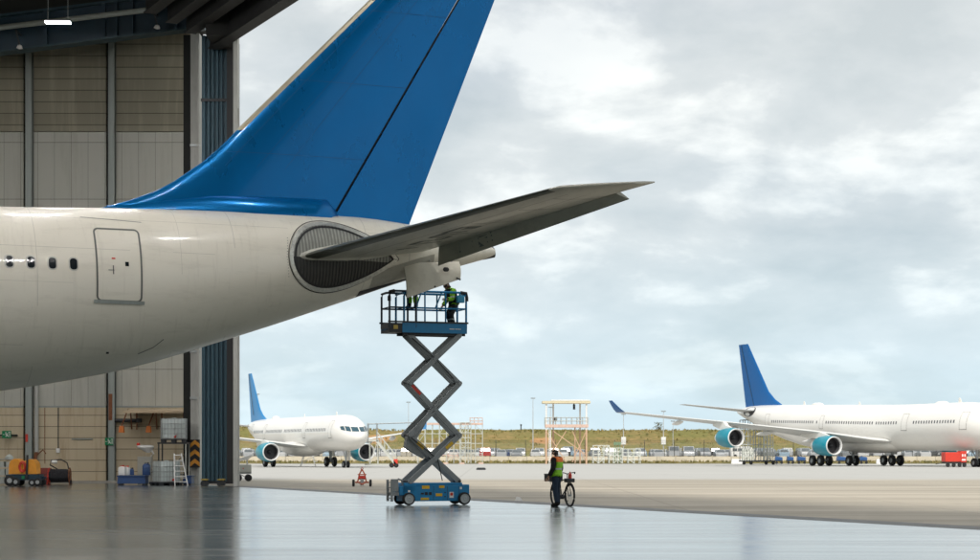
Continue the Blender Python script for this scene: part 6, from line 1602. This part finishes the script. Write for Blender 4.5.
m_ = MB(); m_.box(lx(416,452),lx(483,452),-1.7,-1.62,hh-.12,hh+.16); m_.box(lx(416,452),lx(483,452),1.62,1.7,hh-.12,hh+.16); m_.build('top_board', M['pink'], t)
m_ = MB(); lattice(m_, lx(470,452), lx(482.5,452), -1.5, 1.5, hh, hh+.95, 3, 2, .035, False); m_.build('top_railing', M['pink'], t)
for px in (446,462,481): MB().box(lx(px,452)-.4,lx(px,452)+.4,-1.75,-1.2,.0,.24).build('base_block', M['pink'], t)
m_ = MB(); m_.box(lx(442,452),lx(458,452),-1.5,1.5,1.3,1.42); lattice(m_, lx(448,452), lx(458,452), -1.5, 1.5, .9, 1.7, 2, 2, .04); m_.build('red_stage', M['pink'], t)
D = 286; s_ = D/F; g_ = ground_z(D); z_ = lambda py: at(0,py,D).z-g_
t = thing('gantry', 'orange and white gantry tower with a flat tan roof beam on the far apron', 'gantry', ((567-490)*s_, D, g_))
ot = mat('gantry_orange', (.58,.38,.25), .6, 0, .2, 2)
for px, y in ((546,-1.2),(553.5,1.4),(580.5,1.4),(586,-1.2)):
    x = lx(px,567); m_ = MB(); m_.tube((x,y,.0),(x,y,z_(430)),.14,n=8); m_.tube((x,y,z_(430)),(x,y,z_(403)),.13,n=8,mi=1); m_.build('post', [ot, M['white']], t)
m_ = MB(); m_.box(lx(542,567),lx(590,567),-1.6,1.8,z_(403.5),z_(401.2)); m_.build('roof_beam', mat('tan_beam', (.62,.54,.36), .6, 0, .12, 2), t)
m_ = MB(); m_.box(lx(551,567),lx(589,567),-1.5,1.7,z_(401),z_(400)); m_.build('roof_sheet', M['white'], t)
m_ = MB(); m_.box(lx(545,567),lx(588,567),-1.4,1.6,z_(427.5),z_(424.5)); m_.build('stage', M['pink'], t)
m_ = MB(); lattice(m_, lx(545,567), lx(588,567), -1.35, 1.55, z_(424.5), z_(417.5), 8, 2, .035, False); m_.build('stage_railing', M['pale'], t)
m_ = MB()
for (a, b_, c, d) in ((546,462,566,431),(566,462,546,431),(586,462,572,431),(572,462,586,431),(553,431,586,455)): m_.tube((lx(a,567),-.9,z_(b_)),(lx(c,567),-.9,z_(d)),.07,n=6)
m_.tube((lx(575,567),0,0.1),(lx(575,567),0,z_(427)),.11,n=6); m_.build('brace', ot, t)
m_ = MB(); m_.tube((lx(574,567),0,z_(405)),(lx(574,567),0,z_(403.4)),.1,n=6); m_.box(lx(573,567),lx(575.2,567),-.3,.3,z_(409.5),z_(404.5)); m_.box(lx(554,567),lx(557,567),-.4,.2,z_(421),z_(417)); m_.build('hoist', M['dark_steel'], t)
m_ = MB(); m_.tube((lx(550.5,567),-1.0,0),(lx(550.5,567),-1.0,z_(418)),.06,n=6); m_.tube((lx(549,567),-1.0,0),(lx(549,567),-1.0,z_(418)),.06,n=6)
for k in range(16): zz = .3+k*.35; m_.tube((lx(549,567),-1,zz),(lx(550.5,567),-1,zz),.03,n=5)
m_.build('ladder', M['white'], t)
D = 287; s_ = D/F; g_ = ground_z(D)
t = thing('access_staging', 'low white lattice staging right of the orange and white gantry', 'staging', ((616-490)*s_, D, g_))
wl = mat('staging_white', (.66,.68,.62), .5, 0, .1, 2)
for (a, b_, top) in ((593,609,445.5),(609,622,448),(622,640,449)):
    m_ = MB(); lattice(m_, lx(a,616), lx(b_,616)-.05, -1.2, 1.2, .1, z_(top), 3, 4, .05); m_.build('bay', wl, t)
for px in (615,617.5,620): 
    m_ = MB(); m_.tube((lx(px,616),.4,.1),(lx(px,616),.4,z_(442.5)),.09,n=6); m_.box(lx(px,616)-.18,lx(px,616)+.18,.2,.6,z_(445),z_(442)); m_.build('green_post', mat('faded_green', (.18,.27,.16), .6), t)
m_ = MB()
for k in range(9): zz = .4+k*.28; m_.box(lx(597,616)+k*.12,lx(597,616)+.7+k*.12,-1.3,-1.22,zz,zz+.05)
m_.build('stair', wl, t)
D = 264; s_ = D/F; g_ = ground_z(D)
t = thing('tail_dock', 'tall grey wheeled tail dock standing behind the four-engined airliner wing', 'dock', ((757-490)*s_, D, g_))
m_ = MB(); lattice(m_, lx(741,757), lx(762,757), -2.0, 1.2, .5, z_(420), 4, 5, .055); m_.build('frame', M['steel'], t)
m_ = MB(); lattice(m_, lx(762,757), lx(765.5,757), -2.0, -1.5, .4, z_(414), 1, 11, .07); lattice(m_, lx(765.5,757), lx(771,757), -2.0, 1.0, .4, z_(421), 2, 5, .05); m_.build('mast_tower', M['pale'], t)
m_ = MB(); m_.box(lx(740,757),lx(773,757),-2.2,1.4,.42,.62); m_.build('base_frame', M['dark_steel'], t)
m_ = MB(); lattice(m_, lx(740,757), lx(750,757), -3.2, -2.2, .6, z_(449), 4, 3, .05); m_.build('stair_bay', wl, t)
for px in (742,749,764,771): m_ = MB(); m_.lathe([(0,-.12),(.2,-.12),(.26,0),(.2,.12),(0,.12)], (lx(px,757),-2.1,.26), (0,1,0), 14); m_.build('wheel', M['rubber'], t)
# blue carts
bl = mat('cart_blue', (.02,.085,.24), .5, 0, .15, 3)
for i, (px, w_, lb) in enumerate(((778.5, 8, 'blue cart standing just right of the tall grey tail dock'), (790, 7, 'blue cart between the tail dock and the left landing gear'), (801, 9, 'blue cart half hidden behind the wheels of the inner teal engine'), (842, 12, 'long blue cart behind the middle landing gear of the four-engined airliner'), (863, 8, 'blue cart right of the middle landing gear of the four-engined airliner'))):
    D = 283; s_ = D/F; t = thing('baggage_cart', lb, 'cart', ((px-490)*s_, D, ground_z(D)), 0, 'blue carts behind the large airliner'); h = w_*s_/2*.88
    m_ = MB(); m_.box(-h,h,-.75,.75,.42,.55); m_.build('bed', M['dark_steel'], t)
    m_ = MB(); m_.prism([(-h,-.72,.56),(h,-.72,.56),(h*.94,-.72,1.05),(-h*.8,-.72,1.18)], (0,1.44,0)); m_.build('cover', bl, t, bevel=.05)
    for x in (-h*.7,h*.7): m_ = MB(); m_.lathe([(0,-.08),(.18,-.08),(.22,0),(.18,.08),(0,.08)], (x,-.66,.22), (0,1,0), 12); m_.build('wheel', M['rubber'], t)
# concrete blocks in the verge
for i, px in enumerate((737, 882, 889)):
    t = MB(); t.prism([(-.9,-.3,0),(.9,-.3,0),(.8,-.2,.75),(-.8,-.2,.75)], (0,.6,0)); tag(t.build('concrete_block', M['white'], None, (gpt(px, 285.5).x, 285.5, ground_z(285.5)), bevel=.03), ('pale concrete block on the verge left of the tall grey tail dock','pale concrete block on the verge behind the right landing gear','pale concrete block just right of the one behind the right landing gear')[i], 'concrete block', 'pale blocks on the verge')

# red tug and cart by the nose gear
D = 214; s_ = D/F; 
t = thing('ground_cart', 'bright red ground power cart parked beside the nose wheel of the large airliner', 'cart', ((954-490)*s_, D, ground_z(D)), radians(6))
h = 11*s_
m_ = MB(); m_.box(-h,h*.45,-.7,.7,.62,1.72); m_.build('body', M['red'], t, bevel=.05)
m_ = MB(); m_.box(h*.47,h,-.65,.65,.55,1.85); m_.build('control_end', M['red'], t, bevel=.04)
m_ = MB()
for (a, b_, c, d) in ((h*.55,h*.68,1.2,1.5),(h*.78,h*.9,1.2,1.5),(h*.55,h*.9,.75,.95)): m_.box(a,b_,-.665,-.655,c,d)
m_.build('panel', M['white'], t)
m_ = MB(); m_.box(-h,h,-.6,.6,.42,.6); m_.bar((-h,0,.5),(-h-.9,0,.35),.08); m_.build('chassis', M['dark_steel'], t)
for x in (-h*.75,-h*.2,h*.35,h*.8):
    m_ = MB(); m_.lathe([(0,-.09),(.2,-.09),(.26,0),(.2,.09),(0,.09)], (x,-.6,.26), (0,1,0), 14); m_.build('wheel', M['rubber'], t)
# passenger stairs beside the twin-engined airliner
D = 206; s_ = D/F; g_ = ground_z(D); z_ = lambda py: at(0,py,D).z-g_
t = thing('passenger_stairs', 'white wheeled passenger stairs right of the twin-engined airliner nose', 'stairs', ((385-490)*s_, D, g_))
A_, B_ = (lx(377,385), z_(441)), (lx(396,385), .35)
m_ = MB()
for y in (-.75,.75): m_.bar((A_[0],y,A_[1]),(B_[0],y,B_[1]),.10,.26)
for k in range(14): u = (k+.5)/14; x = A_[0]+(B_[0]-A_[0])*u; z = A_[1]+(B_[1]-A_[1])*u; m_.box(x-.14,x+.14,-.72,.72,z+.05,z+.09)
m_.build('flight', M['pale'], t)
for y in (-.75,.75):
    m_ = MB(); m_.tube((A_[0],y,A_[1]+1.0),(B_[0],y,B_[1]+1.0),.035,n=6)
    for k in range(6): u = k/5; x = A_[0]+(B_[0]-A_[0])*u; z = A_[1]+(B_[1]-A_[1])*u; m_.tube((x,y,z),(x,y,z+1.0),.03,n=5)
    m_.build('handrail', M['pale'], t)
m_ = MB(); m_.box(lx(369,385),lx(379,385),-.8,.8,z_(441)-.05,z_(439.5)); m_.build('landing', M['pale'], t)
m_ = MB(); zt = z_(424)
for y in (-.8,.8):
    m_.tube((lx(368,385),y,zt),(lx(412,385),y,zt+.15),.05,n=6)
    for px in (368,377,412): m_.tube((lx(px,385),y,z_(441) if px < 400 else zt-1.2),(lx(px,385),y,zt+.1),.045,n=5)
m_.tube((lx(368,385),-.8,zt),(lx(368,385),.8,zt),.05,n=6); m_.tube((lx(412,385),-.8,zt+.15),(lx(412,385),.8,zt+.15),.05,n=6); m_.build('canopy_frame', M['lift_grey'], t)
m_ = MB(); m_.box(lx(365,385),lx(398,385),-.7,.7,.28,.42)
for px in (370,378): m_.bar((lx(px,385),-.7,.4),(lx(px,385),-.7,z_(441)),.08); m_.bar((lx(px,385),.7,.4),(lx(px,385),.7,z_(441)),.08)
m_.bar((lx(370,385),-.7,.4),(lx(378,385),-.7,z_(442)),.06); m_.build('undercarriage', M['pale'], t)
for px in (392,396.5):
    m_ = MB(); m_.lathe([(0,-.09),(.2,-.09),(.28,0),(.2,.09),(0,.09)], (lx(px,385),-.72,.28), (0,1,0), 14); m_.build('wheel', M['rubber'], t)
m_ = MB(); m_.box(lx(394,385),lx(398,385),-.8,-.72,.3,.95); m_.build('hitch', M['red'], t)
D = 226; s_ = D/F; g_ = ground_z(D)
t = thing('service_steps', 'small white service steps under the belly of the twin-engined airliner', 'steps', ((308-490)*s_, D, g_))
m_ = MB()
for y in (-.5,.5): m_.bar((-.9,y,0),(-.5,y,1.5),.07); m_.bar((.9,y,0),(.55,y,1.5),.07)
m_.box(-.6,.6,-.55,.55,1.46,1.54); m_.bar((-.8,-.5,.4),(.6,-.5,1.3),.05); m_.bar((-.85,.5,.3),(.7,.5,1.2),.05); m_.tube((-.5,-.5,1.5),(-.5,-.5,2.0),.03,n=6); m_.build('frame', M['white'], t)
for k in range(4): MB().box(.55+.09*(3-k),.85+.09*(3-k),-.5,.5,.28+.3*k,.33+.3*k).build('tread', M['white'], t)
# tow dolly on the apron
D = 85; s_ = D/F
t = thing('tow_dolly', 'small orange-red two-wheeled tow dolly standing alone on the apron', 'tow dolly', ((362-490)*s_, D, .006), radians(4))
m_ = MB(); m_.bar((-.32,0,.2),(.32,0,.2),.07); m_.bar((-.2,0,.22),(-.12,0,.58),.06); m_.bar((.2,0,.22),(.12,0,.58),.06); m_.bar((-.2,-.1,.56),(.2,-.1,.56),.05); m_.bar((-.12,0,.58),(0,.05,.80),.05); m_.bar((.12,0,.58),(0,.05,.80),.05); m_.bar((-.2,0,.22),(0,-.45,.12),.05); m_.bar((.2,0,.22),(0,-.45,.12),.05)
m_.build('frame', mat('dolly_orange_red', (.50,.12,.06), .5, 0, .2, 6, dirt=(.2,.06,.03), dirt_amt=.3), t)
m_ = MB(); m_.path([(0,.05,.72),(-.05,.03,.84),(0,.02,.9),(.05,.03,.84),(0,.05,.72)],.025,6); m_.tube((-.16,-.02,.42),(.16,-.02,.42),.09,n=12); m_.build('hitch', M['red'], t)
m_ = MB(); m_.box(-.08,.08,-.12,.02,.05,.36); m_.build('jack', M['steel'], t)
for x in (-.39,.39):
    m_ = MB(); m_.lathe([(.05,-.05),(.12,-.06),(.165,-.04),(.17,0),(.165,.04),(.12,.06),(.05,.05)], (x,0,.17), (1,0,0), 18); w_ = m_.build('wheel', M['rubber'], t)
    m_ = MB(); m_.tube((x-.045,0,.17),(x+.045,0,.17),.06,n=10); m_.build('hub', M['steel'], w_)
# white service trailer just outside the door
D = 102; s_ = D/F
t = thing('service_trailer', 'pale grey service trailer with arms standing just outside the hangar door', 'trailer', ((243.5-490)*s_, D, ground_z(D)), radians(10))
m_ = MB(); m_.box(-.45,.42,-.4,.4,.50,.92); m_.build('body', M['pale'], t, bevel=.03)
m_ = MB(); m_.prism([(-.55,-.35,1.02),(.2,-.35,1.18),(.52,-.35,1.40),(.5,-.35,1.48),(.1,-.35,1.36),(-.55,-.35,1.16)], (0,.7,0)); m_.bar((-.3,0,.9),(-.3,0,1.1),.1); m_.bar((.2,0,.9),(.2,0,1.2),.08); m_.build('lifting_arm', M['white'], t)
m_ = MB(); m_.box(-.45,.42,-.34,.34,.40,.5); m_.bar((-.3,-.3,.42),(.3,-.3,.15),.05); m_.build('chassis', M['steel'], t)
for x in (-.28,.26):
    for y in (-.36,.36):
        m_ = MB(); m_.lathe([(0,-.05),(.12,-.06),(.19,-.03),(.19,.03),(.12,.06),(0,.05)], (x,y,.19), (0,1,0), 16); m_.build('wheel', M['rubber'], t)
m_ = MB(); m_.box(-.06,.0,-.412,-.40,.68,.74); m_.build('red_label', M['red'], t)
# small dark drain cover on the apron
t = MB(); t.box(-.45,.45,-.3,.3,0,.16); t.box(-.38,.38,-.22,.22,.16,.22); tag(t.build('wheel_chock', M['dark_steel'], None, (gpt(481, 176).x, 176, ground_z(176)), bevel=.02), 'small dark wheel chock lying alone on the pale apron behind the scissor lift', 'wheel chock')
t = MB(); t.prism([(-.14,-.1,0),(.14,-.1,0),(.05,-.05,.12),(-.08,-.05,.14)], (0,.2,0)); tag(t.build('paper_scrap', M['white'], None, (gpt(519, 61).x, 61, .006)), 'small white crumpled scrap on the doorway threshold left of the bicycle', 'scrap')
